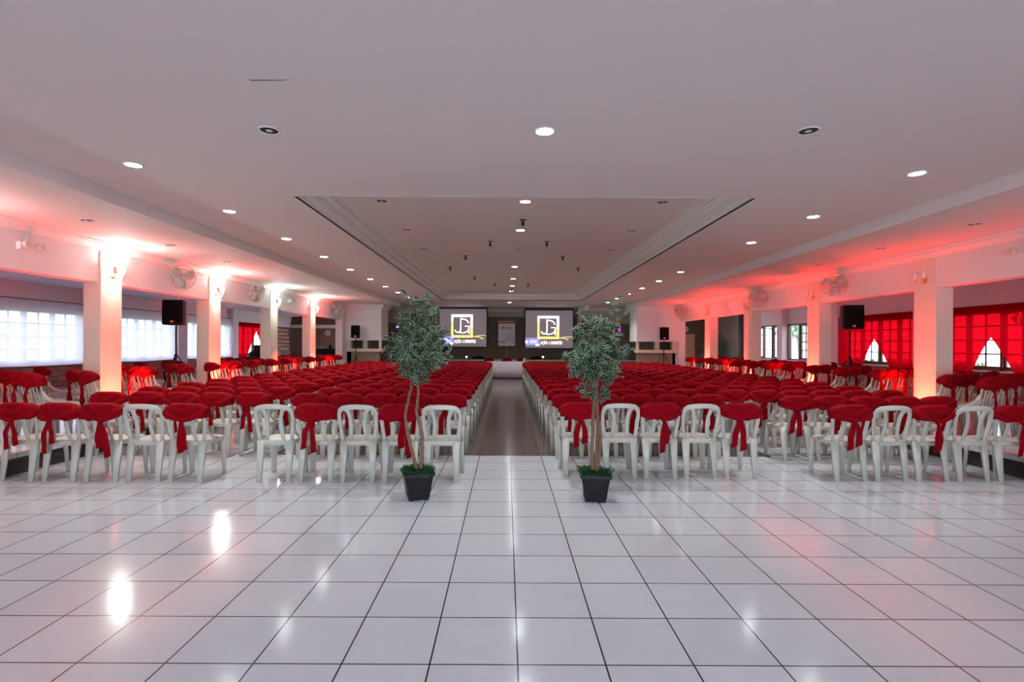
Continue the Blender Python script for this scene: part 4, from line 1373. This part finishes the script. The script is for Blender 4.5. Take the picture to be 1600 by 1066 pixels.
ficus(.868, 4.97, R(-6), 9, 'variegated ficus tree in black pot, curtain side of the centre aisle',
      [[(-.02, 0, .24), (-.03, .0, .5), (-.02, .0, .8), (-.015, .0, 1.0), (.0, 0, 1.25), (.06, 0, 1.55), (.05, 0, 1.8)],
       [(.02, 0, .24), (.045, .01, .45), (.05, 0, .62), (.02, .01, .85), (.02, .0, 1.05), (-.03, 0, 1.3), (-.08, 0, 1.6)],
       [(.0, .02, .26), (.02, .02, .5), (.03, .015, .7), (.0, .01, 1.0), (.03, .0, 1.2), (.10, .0, 1.5)]],
      [(.02, 0, 1.42, .26, .22), (-.08, 0, 1.35, .22, .16), (.12, 0, 1.40, .20, .18), (.03, 0, 1.20, .20, .12), (-.17, 0, 1.28, .15, .10), (.17, 0, 1.28, .13, .10), (-.04, 0, 1.60, .20, .16), (.13, 0, 1.62, .15, .14), (-.15, 0, 1.72, .11, .12), (-.05, 0, 1.08, .14, .08), (.08, 0, 1.08, .13, .08), (.20, 0, 1.5, .10, .1), (-.22, 0, 1.48, .08, .08)],
      [[(.10, 0, 1.62), (.17, 0, 1.80), (.22, 0, 1.93), (.29, 0, 2.0)], [(.12, 0, 1.65), (.22, 0, 1.75), (.30, 0, 1.82)], [(-.15, 0, 1.75), (-.14, 0, 1.84), (-.10, 0, 1.87)],
       [(-.2, 0, 1.38), (-.29, 0, 1.39), (-.33, 0, 1.40)], [(.0, 0, 1.05), (.06, 0, .97), (.07, 0, .93)], [(.22, 0, 1.35), (.30, 0, 1.42), (.34, 0, 1.47)]], 1450)

# =================================================================== PLATFORM FURNITURE AT THE FAR END
def palm(x, y, h, n_, label, seed):
    rnd = random.Random(seed)
    r = thing('potted_palm', label, 'potted plant', (x, y, ZP), 0, 'potted palms on the platform')
    m = MB(); m.lathe([(.14, 0), (.19, .3), (.2, .32), (.18, .32), (.17, .26)], n=18); m.build('pot', M['pot'], r)
    m = MB(); m.tube([(0, 0, .25), (.02, 0, h * .5), (0, .02, h)], .02); m.build('stem', M['bark'], r)
    m = MB()
    for k in range(n_):
        a = rnd.uniform(0, 6.28); z = rnd.uniform(h * .35, h); L = rnd.uniform(.45, .75); up = rnd.uniform(-.1, .9)
        P = [Vector((math.cos(a) * L * t, math.sin(a) * L * t, z + up * L * t - .75 * L * t * t)) for t in (0, .3, .6, .85, 1)]
        m.sweep(P, [.02, .05, .045, .025, .004], .003, (0, 0, 1), n=4)
    m.build('fronds', M['palm'], r)
palm(9.0, 21.3, 1.5, 110, 'dark spiky potted palm between third and fourth pillars, curtain side', 1)
palm(9.5, 22.8, 1.9, 110, 'taller dark potted palm behind the spiky one', 2)
palm(10.4, 25.8, 1.7, 60, 'farthest dark potted palm by the wall, curtain side', 4)
t = thing('bar_counter', 'black-draped counter on the platform before the far brick wall', 'counter', (-7.9, 22.9, ZP))
m = MB(); m.box(-.75, .75, -.3, .3, 1.0, 1.04); m.build('counter_top', M['black'], t)
m = MB(); m.box(-.72, .72, -.28, .28, 0, 1.0); m.build('counter_skirt', M['black'], t)
for x, w, h, lb in ((-8.35, .22, .10, 'low grey box on the black counter'), (-7.85, .12, .16, 'small dark case on the black counter'), (-7.4, .16, .14, 'black case at the end of the black counter')):
    m = MB(); m.box(-w / 2, w / 2, -.1, .1, 0, h * .8); m.box(-w / 2 + .01, w / 2 - .01, -.09, .09, h * .8, h)
    o = m.build('equipment_case', M['b_grey'] if 'grey' in lb else M['black'], None, (x, 22.9, ZP + 1.04)); tag(o, lb, 'case', 'cases on the black counter')
def stacked(x, y, n_, rz):
    for k in range(n_):
        r = thing('plastic_chair', 'bare white plastic chair in the stack beside the dark lattice, %s up' % ORD[k + 1], 'chair', (x, y, ZP + .055 * k), rz, 'stacked bare chairs')
        part('seat', ME_SEAT, r); part('backrest', ME_BACK, r)
        for me in ME_LEGS: part('leg', me, r)
        r.location.x += .05 * k
stacked(-9.5, 21.6, 4, R(80))
m = MB(); m.lathe([(.35, 0), (.36, .5), (.30, .85), (.12, .98), (.01, 1.0)], n=16); o = m.build('covered_equipment', M['black'], None, (-10.6, 21.7, ZP)); tag(o, 'heap of equipment under a black cover beside the stacked chairs', 'equipment')
r = thing('monitor', 'black monitor on a stand before the far red curtain', 'monitor', (-9.1, 18.9, ZP))
m = MB(); m.box(-.20, .20, -.02, .02, .88, 1.2); m.build('screen', M['black'], r)
m = MB(); m.tube([(0, 0, .02), (0, 0, .90)], .02); m.box(-.2, .2, -.15, .15, 0, .03); m.build('monitor_stand', M['black'], r)
# pale discs stand in for end-wall openings with sky behind
for x, z, wh in ((-10.45, 2.15, 'blind'), (10.5, 2.45, 'curtain')):
    m = MB()
    for k in range(8):
        a = 2 * PI * k / 8
        m.lathe([(.001, -.02), (.035, -.02), (.035, 0)], c=(.13 * math.cos(a), 0, .13 * math.sin(a)), axis='Y', n=10)
    m.lathe([(.001, -.02), (.035, -.02), (.035, 0)], axis='Y', n=10)
    o = m.build('wall_ornament', M['paper'], None, (x, 29.99, z)); tag(o, 'ring of pale discs on the far end wall, %s side' % wh, 'wall ornament')
